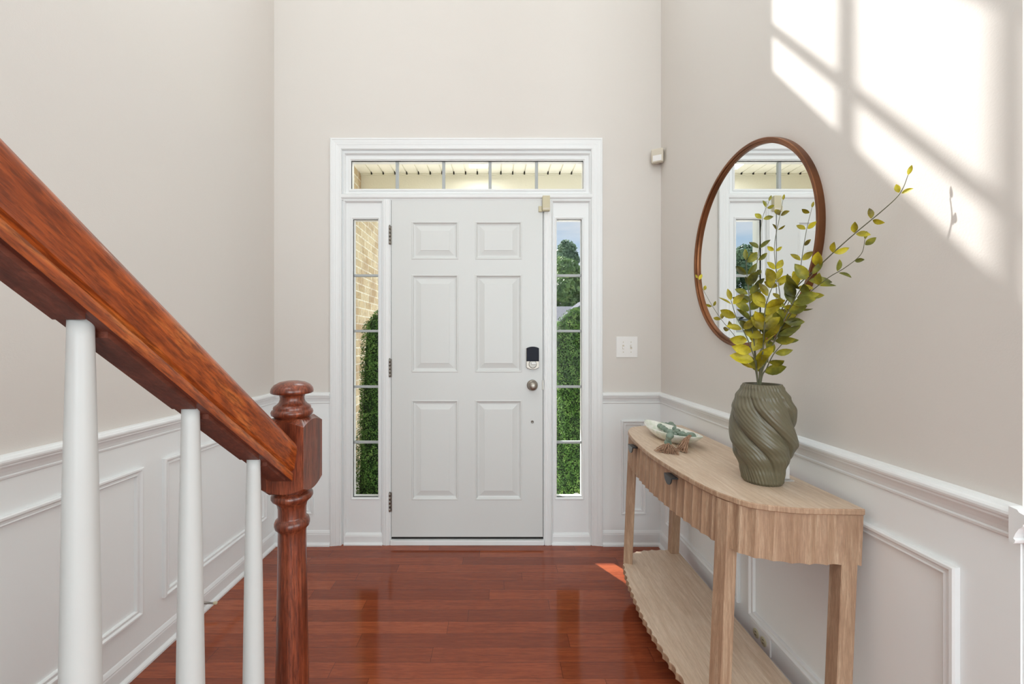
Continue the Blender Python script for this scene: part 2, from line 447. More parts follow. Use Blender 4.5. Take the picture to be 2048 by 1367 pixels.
rail_prof = [(0, .0), (.006, .0), (.009, .003), (.010, .008), (.007, .011), (.008, .013), (.010, .020), (.015, .031), (.021, .038), (.0215, .042), (.025, .046), (.0265, .051), (.026, .056), (.023, .060), (.016, .062), (.013, .066), (0, .068)]
base_prof = [(0, 0), (.026, 0), (.026, .008), (.022, .014), (.015, .018), (.0135, .020), (.0135, .066), (.012, .072), (.0125, .075), (.009, .083), (.007, .087), (.003, .092), (0, .093)]
RZ = .852
def run(name, prof, z, p0, p1, out, lab, cat, extra=None):
    mb = MB(); mb.ext(prof, (p0[0], p0[1], z), (p1[0], p1[1], z), out)
    if extra: mb.ext(prof, (extra[0][0], extra[0][1], z), (extra[1][0], extra[1][1], z), extra[2])
    struct(mb.build(name, M['trim']), lab, cat)
CO0, CO1 = fx(662), fx(1204)
run('trim_5', rail_prof, RZ, (XL, YB), (XL, W), (1, 0, 0), 'white chair rail along the left wall', 'chair rail')
run('trim_6', rail_prof, RZ, (XL, W), (CO0, W), (0, -1, 0), 'short white chair rail left of the entry casing', 'chair rail')
run('trim_7', rail_prof, RZ, (CO1, W), (XR, W), (0, -1, 0), 'white chair rail right of the entry casing', 'chair rail')
run('trim_8', rail_prof, RZ, (XR, YR - .0265), (XR, W), (-1, 0, 0), 'white chair rail along the right wall behind the vase', 'chair rail', ((XR - .0265, YR), (4.0, YR), (0, -1, 0)))
run('baseboard_left', base_prof, 0, (XL, YB), (XL, W), (1, 0, 0), 'white baseboard along the left wall', 'baseboard')
run('baseboard_front', base_prof, 0, (XL, W), (CO0, W), (0, -1, 0), 'short white baseboard left of the entry casing', 'baseboard')
run('baseboard_front', base_prof, 0, (CO1, W), (XR, W), (0, -1, 0), 'short white baseboard right of the entry casing', 'baseboard')
run('baseboard_right', base_prof, 0, (XR, YR - .026), (XR, W), (-1, 0, 0), 'white baseboard along the right wall under the console', 'baseboard', ((XR - .026, YR), (4.0, YR), (0, -1, 0)))

fr_prof = [(0, 0), (0, .011), (.003, .0145), (.009, .0145), (.012, .012), (.015, .008), (.021, .0075), (.024, .010), (.027, .0085), (.029, 0)]
PL = lambda u, v, h: (XL + .004 + h, u, v)
PRt = lambda u, v, h: (XR - .004 - h, u, v)
PF = lambda u, v, h: (u, W - .004 - h, v)
tn = 9
for P_, r, lab in ((PL, (1.652, 2.388, .20, .757), 'white picture frame moulding on the left wall near the corner'),
                   (PL, (.50, 1.555, .20, .755), 'white picture frame moulding on the left wall behind the nearest baluster'),
                   (PL, (-.65, .40, .20, .755), 'white picture frame moulding on the left wall beside the stairs'),
                   (PF, (-1.247, -1.107, .188, .752), 'narrow white picture frame moulding left of the entry'),
                   (PF, (.743, .892, .188, .752), 'narrow white picture frame moulding right of the entry'),
                   (PRt, (1.668, 2.388, .170, .748), 'white picture frame moulding on the right wall beyond the console middle'),
                   (PRt, (.876, 1.600, .170, .748), 'white picture frame moulding on the right wall at the near end of the console')):
    mb = MB(); mb.ring(r, fr_prof, P_); struct(mb.build('trim_%d' % tn, M['trim']), lab, 'picture frame moulding'); tn += 1

# ------------------------------------------------------------------ entry unit: casing, jambs, mullions
def PW_(dy): return lambda u, v, h: (u, W + dy - h, v)
cas = [(0, 0), (0, .016), (.003, .019), (.010, .019), (.012, .017), (.024, .016), (.030, .0145), (.034, .015), (.040, .013), (.052, .011), (.056, .012), (.062, .011), (.066, .006), (.066, -.01)]
mb = MB(); mb.ring((CO0, CO1, 0, fz(278)), cas, PW_(0), 3)
struct(mb.build('trim_16', M['trim']), 'white moulded casing around the whole entry unit', 'door casing')
JL, JR = fx(684), fx(1185)
def mir(p): return 2 * 934.5 - p
# jambs and mullions of the unit
mb = MB()
zt = fz(302)
mb.box(RO[0], fx(688.5), W + .006, W + .15, 0, RO[3] - .002); mb.box(fx(mir(688.5)), RO[1], W + .006, W + .15, 0, RO[3] - .002)
mb.box(fx(688.5), fx(mir(688.5)), W + .006, W + .15, fz(307), RO[3] - .002)
mb.box(fx(688.5), fx(mir(688.5)), W + .004, W + .15, fz(397), fz(388))
for a, b in ((765.5, 782), (mir(782), mir(765.5))):
    mb.box(fx(a), fx(b), W + .002, W + .15, 0, fz(397))
struct(mb.build('trim_17', M['trim']), 'white jambs and mullion posts of the entry unit', 'door frame')
# moulded strips on mullion bar and posts
mb = MB()
bar = [(0, 0), (.004, .0), (.006, .003), (.006, .006), (.010, .009), (.014, .012), (.016, .016), (.016, .030), (.012, .034), (0, .036)]
mb.ext(bar, (fx(683), W + .004, fz(400)), (fx(mir(683)), W + .004, fz(400)), (0, -1, 0))
for a, b in ((766, 780.5), (mir(780.5), mir(766))):
    x0, x1 = fx(a), fx(b); w_ = x1 - x0
    pr = [(0, 0), (.007, .001), (.010, .005), (.010, .014), (.012, .018), (.012, w_ - .018), (.010, w_ - .014), (.010, w_ - .005), (.007, w_ - .001), (0, w_)]
    mb.ext(pr, (x0, W + .002, 0), (x0, W + .002, fz(400)), (0, -1, 0), (1, 0, 0))
struct(mb.build('trim_18', M['trim']), 'white moulded strips over the mullions beside and above the door', 'mullion moulding')
# inner cove strips round each unit (transom and both sidelights)
cove = [(0, -.004), (0, .004), (.003, .006), (.006, .004), (.010, -.006), (.012, -.012)]
mb = MB()
mb.ring((fx(687), fx(mir(687)), fz(388), fz(305)), cove, PW_(.002), 4)
for a, b in ((687, 766), (mir(766), mir(687))):
    mb.ring((fx(a), fx(b), 0, fz(400)), cove, PW_(.002), 3)
struct(mb.build('trim_19', M['trim']), 'white cove strips framing transom and sidelights', 'cove moulding')
# threshold
mb = MB(); mb.box(fx(781), fx(1088), W - .012, W + .05, 0, .030, .004)
struct(mb.build('trim_20', M['trim']), 'white wooden threshold strip under the entry door', 'threshold')
mb = MB(); mb.box(fx(782), fx(1087), W + .012, W + .13, .026, .0475)
struct(mb.build('trim_21', M['gap']), 'dark weatherstrip gap under the entry door', 'weatherstrip')

def window_unit(name, rect, hole, lab, muntins, dy=.014, lip=True, cutz=0):
    root = thing(name, ((rect[0] + rect[1]) / 2, W + dy, rect[2]), lab, 'window', kind='structure')
    mb = MB(); wall_holes(mb, rect[:2], rect[2:], [hole], lambda u, v, h: (u, W + dy + h, v), .05)
    if lip:
        r = (hole[0] - .014, hole[1] + .014, hole[2] - .014, hole[3] + .014)
        mb.ring(r, [(0, 0), (0, .004), (.003, .006), (.006, .006), (.009, .004), (.014, -.003), (.014, -.016)], PW_(dy), 4)
    mb.build('window_frame', M['trim'], root)
    g = MB(); g.box(hole[0] - .004, hole[1] + .004, W + dy + .020, W + dy + .026, hole[2] - .004, hole[3] + .004)
    g.build('glass', M['glass'], root)
    for (a, b, c, d) in muntins:
        m = MB(); m.box(a, b, W + dy + .012, W + dy + .034, c, d, .003); m.build('muntin', M['muntin'], root)
    return root
th = (fx(701), fx(1167.5), fz(376), fz(319.5))
window_unit('window_1', (fx(688), fx(mir(688)), fz(389), fz(306)), th, 'five pane transom window above the entry door', [(fx(c) - .009, fx(c) + .009, th[2], th[3]) for c in (792, 886, 980, 1074)], .012)
zs = [fz(p) for p in (549, 661.4, 774, 886.4)]
for nm, a, b, g0, g1, lab in (('window_2', 688, 766, 704.5, 755, 'five pane sidelight left of the door, brick wall outside'), ('window_3', mir(766), mir(688), mir(755), mir(704.5), 'five pane sidelight right of the door, sky outside')):
    hl = (fx(g0), fx(g1), fz(995.5), fz(437))
    window_unit(nm, (fx(a), fx(b), .0, fz(398)), hl, lab, [(hl[0], hl[1], z - .0075, z + .0075) for z in zs], .014)
for a, b, lab in ((688.5, 765.5, 'little white baseboard under the left sidelight'), (mir(765.5), mir(688.5), 'little white baseboard under the right sidelight')):
    mb = MB(); mb.ext([(p, q * .72) for p, q in base_prof], (fx(a), W + .014, 0), (fx(b), W + .014, 0), (0, -1, 0)); struct(mb.build('baseboard_front', M['trim']), lab, 'baseboard')
# upper foyer window that throws the sun on the right wall
u0, u1, v0, v1 = UW
hl = (u0 + .03, u1 - .0, 3.545, v1 - .05)
mts = [(x - .014, x + .014, hl[2], hl[3]) for x in (.165, -.055, -.275, -.495)] + [(hl[0], hl[1], z - .014, z + .014) for z in (3.72, 4.125, 4.53)]
window_unit('window_4', (u0, u1 + .001, v0, v1), hl, 'upper foyer window high above the entry door', mts, .05, False)

# ------------------------------------------------------------------ entry door
D0, D1, Z0, Z1 = fx(783), fx(1085.7), .0475, fz(399.6)
door = thing('door_1', ((D0 + D1) / 2, W, 0), 'closed white six panel entry door', 'door', kind='structure')
panels = [(fx(a), fx(b), fz(d), fz(c)) for a, b in ((822.8, 916.8), (950, 1044)) for c, d in ((442.5, 518.5), (548.7, 744.3), (799.6, 999.6))]
mb = MB(); wall_holes(mb, (D0, D1), (Z0, Z1), panels, lambda u, v, h: (u, W + h, v), .044)
for r in panels:
    mb.ring(r, [(0, 0), (.003, .0022), (.007, .0022), (.010, .0), (.014, -.007), (.022, -.0095), (.026, -.0095), (.030, -.0085), (.054, -.0020), (.056, -.0005)], PW_(0), 4)
    mb.add([(r[0] + .056, W + .0005, r[2] + .056), (r[1] - .056, W + .0005, r[2] + .056), (r[1] - .056, W + .0005, r[3] - .056), (r[0] + .056, W + .0005, r[3] - .056)], [(0, 1, 2, 3)])
mb.build('door_slab', M['door'], door)
mb = MB(); mb.box(fx(780.5), D0 + .001, W + .006, W + .05, Z0, Z1 + .004); mb.box(D1 - .001, fx(1087), W + .006, W + .05, Z0, Z1 + .004); mb.box(D0, D1, W + .006, W + .05, Z1 - .0005, Z1 + .006)
mb.build('weatherstrip', M['gap'], door)
for a, b in ((452, 489), (717.6, 753.5), (984, 1022)):
    mb = MB(); x = fx(780); zc = (fz(a) + fz(b)) / 2; h = fz(a) - fz(b); r = .0062
    for i in range(5):
        z0_ = fz(b) + h * i / 5
        mb.lathe([(r, z0_ + .0007), (r, z0_ + h / 5 - .0007)], (x, W - .007, 0), 16)
    mb.lathe([(.003, fz(b)), (.003, fz(a))], (x, W - .007, 0), 12)
    mb.lathe([(.0035, fz(a)), (.005, fz(a) + .002), (.003, fz(a) + .006)], (x, W - .007, 0), 12)
    mb.box(x - .001, x + .012, W - .003, W - .001, fz(b), fz(a))
    mb.build('hinge', M['hinge'], door)
# door knob
kx, kz = fx(1064.6), fz(769.8)
mb = MB(); mb.lathe([(.0315, 0), (.033, -.003), (.031, -.007), (.022, -.010), (.013, -.013), (.011, -.020), (.012, -.027), (.020, -.032), (.0265, -.040), (.028, -.048), (.026, -.056), (.020, -.062), (.011, -.0655), (.0001, -.066)], (kx, W, kz), 48, 'Y')
mb.build('door_knob', M['nickel'], door)
# keypad deadbolt (inside body)
x0, x1, za, zb, zm = fx(1052.5), fx(1077.4), fz(738), fz(693), fz(721.6)
xc = (x0 + x1) / 2; hw = (x1 - x0) / 2
def plate_outline(zlo, zhi, archtop, archbot, hw, n=12):
    pts = []
    if archbot:
        for i in range(n + 1):
            t = -1 + 2 * i / n; pts.append((xc + hw * t, zlo + archbot * (abs(t) ** 2.2)))
    else: pts += [(xc - hw, zlo), (xc + hw, zlo)]
    if archtop:
        for i in range(n + 1):
            t = 1 - 2 * i / n; pts.append((xc + hw * t, zhi - archtop * (abs(t) ** 2.2)))
    else: pts += [(xc + hw, zhi), (xc - hw, zhi)]
    return pts
def prismY(mb, pts, y0, y1, inset=.002):
    n = len(pts); cx = sum(p[0] for p in pts) / n; cz = sum(p[1] for p in pts) / n
    def sc_(p, d):
        v = Vector((p[0] - cx, p[1] - cz)); l = v.length; v = v * ((l - d) / l); return (cx + v.x, cz + v.y)
    loops = [[(p[0], y0, p[1]) for p in pts], [(p[0], y1 + inset, p[1]) for p in pts], [(sc_(p, inset)[0], y1, sc_(p, inset)[1]) for p in pts]]
    vs = [v for l in loops for v in l]; fs = []
    for j in range(2):
        for i in range(n):
            a = j * n + i; b = j * n + (i + 1) % n; fs.append((a, b, b + n, a + n))
    fs.append(tuple(2 * n + i for i in range(n))); fs.append(tuple(range(n)))
    mb.add(vs, fs)
dbt = MB(); prismY(dbt, plate_outline(za, zb, .009, .012, hw), W, W - .020)
db = dbt.build('deadbolt', M['nickel'], door)
m2 = MB(); prismY(m2, plate_outline(zm, zb + .001, .009, 0, hw - .001), W - .018, W - .030); sub(m2.build('battery_cover', M['screen'], None), db)
m2 = MB(); m2.lathe([(.024, 0), (.024, -.003), (.021, -.004)], (xc, W - .020, zm - .018), 32, 'Y'); sub(m2.build('rosette', M['hinge'], None), db)
m2 = MB(); m2.box(xc - .010, xc + .021, W - .036, W - .022, zm - .018, zm - .006, .004); sub(m2.build('thumb_turn', M['plastic'], None), db)
mb = MB(); mb.lathe([(.009, 0), (.009, -.0025), (.006, -.0035), (.0055, -.002), (.0001, -.002)], (kx, W, fz(843)), 24, 'Y'); mb.build('screw_cap', M['hinge'], door)
mb = MB(); mb.box(fx(1083.8), fx(1087.5), W - .002, W + .003, fz(779), fz(760)); mb.build('latch_plate', M['hinge'], door)

# ------------------------------------------------------------------ small wall fittings
def light_switch():
    x0, x1, z0, z1 = fx(1232), fx(1274.7), fz(714.4), fz(672.7)
    t = thing('light_switch', ((x0 + x1) / 2, W, (z0 + z1) / 2), 'white double toggle light switch plate on the front wall right of the door', 'light switch')
    mb = MB(); mb.box(x0, x1, W - .006, W, z0, z1, .003); mb.build('switch_plate', M['plastic'], t)
    for i, px in enumerate((1246, 1261.6)):
        xc = fx(px); zc = (z0 + z1) / 2
        mb = MB(); mb.box(xc - .0055, xc + .0055, W - .0068, W - .005, zc - .0125, zc + .0125); 
        mb.build('toggle_slot', M['detector'], t)
        mb = MB(); up = 1 if i else -1
        mb.ext([(.004, -.005), (.014, up * .006 - .004), (.014, up * .006 + .004), (.004, .005)], (xc - .004, W, zc), (xc + .004, W, zc), (0, -1, 0)); mb.build('toggle', M['plastic'], t)
        for dz in (-.030, .030):
            mb = MB(); mb.lathe([(.0032, -.0055), (.0032, -.0068), (.002, -.0072)], (xc, W, zc + dz), 12, 'Y'); mb.build('screw', M['detector'], t)
light_switch()
t = thing('door_sensor', (fx(1091), W - .01, fz(409)), 'beige alarm contact sensor on the mullion at the top right of the door', 'alarm sensor')
mb = MB(); mb.box(fx(1084), fx(1098.6), W - .036, W - .009, fz(424), fz(394.5), .003); mb.build('sensor_body', M['beige'], t)
mb = MB(); mb.box(fx(1085.2), fx(1097.4), W - .037, W - .035, fz(422), fz(419), .0005); mb.build('cover_seam', M['detector'], t)
mb = MB(); mb.box(fx(1077), fx(1083.6), W - .014, W, fz(424), fz(413), .002)
tag(mb.build('sensor_magnet', M['beige']), 'tiny beige sensor magnet on the top right corner of the door slab', 'alarm sensor magnet')
# corner motion detector
t = thing('motion_detector', (XR - .032, W - .032, fz(319)), 'small almond motion detector mounted in the right corner', 'motion detector')
R45 = Matrix.Rotation(math.radians(-45), 4, 'Z')
def rotbox(x0, x1, y0, y1, z0, z1, bev, mat):
    m = MB(); m.box(x0, x1, y0, y1, z0, z1, bev); m.v = [tuple(mat @ Vector(v)) for v in m.v]; return m
T = Matrix.Translation((XR - .030, W - .030, fz(319))) @ Matrix.Rotation(math.radians(-28), 4, 'Z') @ Matrix.Rotation(math.radians(8), 4, 'X')
T0 = Matrix.Translation((XR - .030, W - .030, fz(319))) @ Matrix.Rotation(math.radians(-45), 4, 'Z')
rotbox(-.018, .018, .0, .026, -.028, .028, .003, T0).build('bracket', M['detector'], t)
rotbox(-.033, .033, -.040, .004, -.036, .042, .006, T).build('detector_body', M['detector'], t)
rotbox(-.024, .024, -.0415, -.038, -.028, .004, .001, T).build('detector_lens', M['plastic'], t)

# wall outlet, horizontal, right wall above the baseboard
t = thing('wall_outlet', (XR - .004, 1.535, .127), 'white horizontal power outlet low on the right wall under the console', 'power outlet')
mb = MB(); mb.box(XR - .0105, XR - .004, 1.478, 1.593, .094, .164, .003); mb.build('outlet_plate', M['plastic'], t)
for y in (1.512, 1.556):
    mb = MB(); mb.lathe([(.0165, -.0105), (.0165, -.0125), (.015, -.0135), (.0001, -.0135)], (XR, y, .128), 28, 'X'); r_ = mb.build('receptacle', M['beige'], t)
    m2 = MB()
    for dz in (-.006, .006): m2.box(XR - .0142, XR - .0133, y - .004, y + .004, .128 + dz - .001, .128 + dz + .001)
    o = m2.build('slot', M['gap'], None); o.parent = r_; o.location = (0, 0, 0)
# spring door stop on the left baseboard
ys = 825 * 1.33 / (995 - 402)
t = thing('door_stop', (XL + .0135, 1.86, .052), 'small metal door stop with white tip on the left baseboard', 'door stop')
mb = MB(); mb.lathe([(.010, .0135), (.010, .017), (.005, .020), (.004, .055), (.0045, .070)], (XL, 1.86, .048), 16, 'X'); mb.build('stop_rod', M['hinge'], t)
mb = MB(); mb.lathe([(.006, .068), (.0068, .072), (.0068, .080), (.004, .084), (.0001, .0845)], (XL, 1.86, .048), 16, 'X'); mb.build('rubber_tip', M['beige'], t)

# ------------------------------------------------------------------ stair railing
NX, NY = -.398, .800
railing = thing('stair_railing', (NX, NY, 0), 'stair railing with orange oak handrail, turned newel post and white balusters', 'stair railing')
hn = .0405
prof = [(.045, 0.0)]
def newel():
    root = thing('newel_post', (0, 0, 0), 'x', 'x'); del root['label']; del root['category']
    root.parent = railing; root.location = (0, 0, 0)
    root['label'] = 'dark cherry turned newel post'
    def P(mb, name):
        o = mb.build(name, M['newel'], None); o.parent = root; o.location = (0, 0, 0); return o
    # block: square with turned shoulders
    def block(z0, z1, crown0, crown1):
        mb = MB(); n = 10; pts = []
        for sx, sy, ex, ey in ((-1, -1, 1, -1), (1, -1, 1, 1), (1, 1, -1, 1), (-1, 1, -1, -1)):
            for i in range(n):
                t_ = i / n; pts.append((hn * (sx + (ex - sx) * t_), hn * (sy + (ey - sy) * t_)))
        def drop(p):
            r = math.hypot(*p) / (hn * math.sqrt(2)); return (1 - r) / (1 - 1 / math.sqrt(2))
        N = len(pts)
        lo = [(x, y, z0 + crown0 * (1 - drop((x, y)))) for x, y in pts]; hi = [(x, y, z1 - crown1 * (1 - drop((x, y)))) for x, y in pts]
        lo2 = [(x * .72, y * .72, z0 - .004) for x, y in pts]; hi2 = [(x * .72, y * .72, z1 + .004) for x, y in pts]
        vs = lo2 + lo + hi + hi2; fs = [(j * N + i, j * N + (i + 1) % N, (j + 1) * N + (i + 1) % N, (j + 1) * N + i) for j in range(3) for i in range(N)]
        fs += [tuple(range(N)), tuple(3 * N + i for i in range(N))]
        mb.add(vs, fs); return mb
    P(block(.946, 1.079, .011, .009), 'block')
    k1 = [(.0300, 1.080), (.0305, 1.0835), (.0335, 1.086), (.0365, 1.088), (.0375, 1.0925), (.0360, 1.0965), (.0330, 1.0985), (.0335, 1.1005), (.0325, 1.104), (.0270, 1.108), (.0235, 1.112), (.0218, 1.117), (.0218, 1.1215), (.0230, 1.1255), (.0270, 1.1275), (.0340, 1.1282), (.0375, 1.1300), (.0380, 1.1335), (.0366, 1.1390), (.0318, 1.1452), (.0228, 1.1502), (.0115, 1.1525), (.0001, 1.153)]
    P(MB().lathe(k1, n=56), 'finial')
    z = lambda y: 1.23 - (y - 681) * .800 / 825
    k2 = [(.0285, .948), (.0300, .940), (.0345, .938), (.0370, .934), (.0372, .929), (.0350, .925), (.0300, .921), (.0268, .916), (.0252, .908), (.0250, .892), (.0255, .889), (.0295, .886), (.0315, .881), (.0315, .876), (.0300, .871), (.0262, .867), (.0250, .863), (.0252, .845), (.0262, .76), (.0280, .66), (.0296, .567), (.0310, .48), (.0325, .40), (.0330, .36), (.030, .345), (.034, .338), (.036, .330), (.034, .322), (.028, .316), (.030, .305), (.034, .300)]
    P(MB().lathe(k2, n=56), 'turned_shaft')
    P(block(.0, .300, 0, .010), 'base_block')
newel()
RB = lambda y: .971 + .755 * (.76 - y)               # underside of the handrail
th_ = math.atan(.755)
half = [(.0205, 0), (.0215, .0100), (.0205, .0125), (.0182, .0135), (.0195, .0155), (.0230, .0168), (.0240, .0195), (.0258, .0300), (.0280, .0400), (.0288, .0455), (.0284, .0510), (.0255, .0560), (.0190, .0595), (.0100, .0610), (0, .0615)]
prof = half + [(-x, z) for x, z in reversed(half[:-1])]
L = (.785 + .62) / math.cos(th_)
mb = MB(); n = len(prof)
mb.add([(x, y, z) for y in (0, -L) for x, z in prof], [(i, i + 1, i + 1 + n, i + n) for i in range(n - 1)], True)
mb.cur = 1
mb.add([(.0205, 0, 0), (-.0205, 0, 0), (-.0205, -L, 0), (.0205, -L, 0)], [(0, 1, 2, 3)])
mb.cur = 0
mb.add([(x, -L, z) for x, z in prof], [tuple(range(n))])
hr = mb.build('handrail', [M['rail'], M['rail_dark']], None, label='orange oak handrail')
hr.parent = railing; hr.location = (0, .785 - NY, RB(.785)); hr.rotation_euler = (-th_, 0, 0)
md = hr.modifiers.new('e', 'EDGE_SPLIT'); md.split_angle = math.radians(38)
# fillet strips under the rail between the balusters
BYS = [.673, .535, .394, .254, .114, -.026, -.166, -.306, -.446]
edges = [.755] + BYS + [-.56]
def baluster(y, tread):
    zt = RB(y) + .004
    mb = MB(); L_ = zt - tread
    pr = [(.0098, zt), (.0100, zt - .02), (.0128, zt - .16), (.0152, zt - .34), (.0166, zt - .46), (.0170, tread + .30)]
    b = tread
    pr += [(.0150, b + .290), (.0185, b + .284), (.0195, b + .276), (.0180, b + .268), (.0130, b + .262), (.0150, b + .240), (.0172, b + .225), (.0150, b + .205), (.0122, b + .195)]
    mb.lathe(pr, (NX, y, 0), 28)
    mb.box(NX - .016, NX + .016, y - .016, y + .016, b, b + .197, .002)
    o = mb.build('baluster', M['baluster'], None, origin=(NX, y, tread)); o.parent = railing; o.location = (0, y - NY, tread)
    return o
RISE, GO = .1905, .2525
def tread_at(y):
    k_ = int(math.floor((.745 - y) / GO)) + 1; return RISE * k_
for y in BYS: baluster(y, tread_at(y))
for a, b in zip(edges[:-1], edges[1:]):
    y0, y1 = b + .011, a - .011
    mb = MB(); pts = [(y0, RB(y0)), (y1, RB(y1)), (y1, RB(y1) - .006), (y0, RB(y0) - .006)]
    mb.add([(x, y, z) for x in (NX - .0155, NX + .0155) for y, z in pts], [(0, 1, 2, 3), (4, 5, 6, 7), (0, 1, 5, 4), (1, 2, 6, 5), (2, 3, 7, 6), (3, 0, 4, 7)])
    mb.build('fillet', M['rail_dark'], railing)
# the stairs themselves (out of frame, to the left of the railing)
mb = MB(); N_ = 11
for i in range(N_):
    y1 = .745 - GO * i; mb.cur = 0
    mb.box(XL + .03, NX + .045, y1 - GO - .02, y1 + .022, RISE * (i + 1) - .027, RISE * (i + 1), .004)
    mb.cur = 1
    mb.box(XL + .03, NX + .02, y1 - GO, y1 - .002, 0, RISE * (i + 1) - .027)
struct(mb.build('stairs', [M['newel'], M['trim']]), 'cherry treads and white risers of the stairs beside the railing', 'stairs')

# ------------------------------------------------------------------ console table
TC, TB = 1.6155, .960          # middle (Y) and back edge (X)
TZ, SZ = .790, .143
half_o = [(.5385, 0), (.536, .075), (.532, .150), (.520, .205), (.492, .270), (.440, .3055), (.378, .328), (.270, .347), (.145, .359), (0, .3655)]
def outline(step=.004):
    pts = [(-a, b) for a, b in half_o] + [(a, b) for a, b in reversed(half_o[:-1])]
    dense = catmull([(a, b, 0) for a, b in pts], 40)
    # resample by arc length
    out = [dense[0]]; acc = 0; L_ = [0]
    for i in range(1, len(dense)): L_.append(L_[-1] + (dense[i] - dense[i - 1]).length)
    tot = L_[-1]; n = int(tot / step); res = []; j = 0
    for i in range(n + 1):
        d = tot * i / n
        while j < len(L_) - 2 and L_[j + 1] < d: j += 1
        t_ = (d - L_[j]) / max(L_[j + 1] - L_[j], 1e-9); p = dense[j].lerp(dense[j + 1], t_)
        res.append((p.x, p.y, d))
    return res, tot
OUT, TOT = outline()
def normals(pts):
    ns = []
    for i in range(len(pts)):
        a = pts[max(i - 1, 0)]; b = pts[min(i + 1, len(pts) - 1)]
        t_ = Vector((b[0] - a[0], b[1] - a[1])).normalized(); ns.append((-t_.y, t_.x))
    return ns
NRM = normals(OUT)
NFL = 36; PITCH = TOT / NFL
def scallop(d, depth):
    f = (d / PITCH) % 1.0
    return -depth * (math.sin(PI * f) ** .8)
def loop(inset, depth=0.0, rng=None):
    r = []
    for (a, b, d), (nx, ny) in zip(OUT, NRM):
        if rng and not (rng[0] <= d <= rng[1]): continue
        o_ = scallop(d, depth) - inset
        r.append((TB - (b + ny * o_), TC + a + nx * o_))
    return r
LEAN = .027 / .647
def lean(x, z): return x - LEAN * (TZ - z)
def slab(loop_, z0, z1, mb, bev=.003):
    """closed flat board from an open front loop, straight back"""
    cx = sum(p[0] for p in loop_) / len(loop_); cy = TC
    n = len(loop_)
    def off(p, d):
        v = Vector((p[0] - TB, p[1] - cy)); l = v.length; return (TB + v.x * (l - d) / l, cy + v.y * (l - d) / l)
    rows = [([off(p, bev) for p in loop_], z0), (loop_, z0 + bev), (loop_, z1 - bev), ([off(p, bev * .7) for p in loop_], z1)]
    vs = [(lean(p[0], z), p[1], z) for r, z in rows for p in r]; fs = []
    for j in range(3):
        for i in range(n):
            a = j * n + i; b = j * n + (i + 1) % n; fs.append((a, b, b + n, a + n))
    c0 = mb.cur; mb.cur = 1; mb.add(vs, fs + [tuple(range(n))]); mb.cur = c0
    mb.add(vs[3 * n:], [tuple(range(n))])
table = thing('console_table', (.78, TC, 0), 'light washed oak console table with curved fluted front against the right wall', 'console table')
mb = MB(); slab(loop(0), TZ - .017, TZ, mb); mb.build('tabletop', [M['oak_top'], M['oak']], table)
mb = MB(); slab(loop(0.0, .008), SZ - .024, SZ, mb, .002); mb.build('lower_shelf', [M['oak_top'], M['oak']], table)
def band(rng, z0, z1, inset, depth, thick, mb):
    o_ = loop(inset, depth, rng); i_ = loop(inset + thick, 0, rng); n = len(o_)
    vs = [(lean(p[0], z), p[1], z) for p, z in [(p, z0) for p in o_] + [(p, z1) for p in o_] + [(p, z0) for p in i_] + [(p, z1) for p in i_]]
    fs = []
    for i in range(n - 1):
        fs += [(i, i + 1, n + i + 1, n + i), (2 * n + i, 2 * n + i + 1, 3 * n + i + 1, 3 * n + i), (i, i + 1, 2 * n + i + 1, 2 * n + i), (n + i, n + i + 1, 3 * n + i + 1, 3 * n + i)]
    fs += [(0, n, 3 * n, 2 * n), (n - 1, 2 * n - 1, 4 * n - 1, 3 * n - 1)]
    mb.add(vs, fs)
# arc lengths of the two front legs
def arc_at(a):
    return min(OUT, key=lambda q: abs(q[0] - a) + (0 if q[1] > .2 else 9))[2]
dA = arc_at(-.416); dB = arc_at(.416); dM = TOT / 2
AZ0, AZ1 = .640, TZ - .0175
for rng in ((0, dA - .002), (dB + .002, TOT)):
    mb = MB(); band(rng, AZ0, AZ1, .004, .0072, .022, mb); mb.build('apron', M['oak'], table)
def handle(a, drawer):
    i = min(range(len(OUT)), key=lambda q: abs(OUT[q][0] - a) + (0 if OUT[q][1] > .2 else 9))
    b = OUT[i][1]; x = lean(TB - b, .76) + .002; y = TC + a
    mb = MB(); n = 14
    # half-round plate with a folded lip along the top
    pts = [(-.030, 0)] + [(-.030 * math.cos(PI * j / n), -.030 * math.sin(PI * j / n)) for j in range(n + 1)] + [(.030, 0)]
    vs = [(x - .0190 - t_, y + p[0], .768 + p[1]) for t_ in (0, .0035) for p in pts]; m_ = len(pts)
    mb.add(vs, [tuple(range(m_)), tuple(range(m_, 2 * m_))] + [(j, (j + 1) % m_, (j + 1) % m_ + m_, j + m_) for j in range(m_)])
    mb.box(x - .022, x + .001, y - .031, y + .031, .7645, .7685)
    o = mb.build('handle', M['black'], None); o.parent = drawer; o.location = (0, 0, 0)
for rng, a in (((dA + .000, dM - .001), -.20), ((dM + .001, dB - .000), .20)):
    mb = MB(); band(rng, AZ0, AZ1 - .001, .004, .0072, .022, mb); dr = mb.build('drawer', M['oak'], table)
    handle(a, dr)
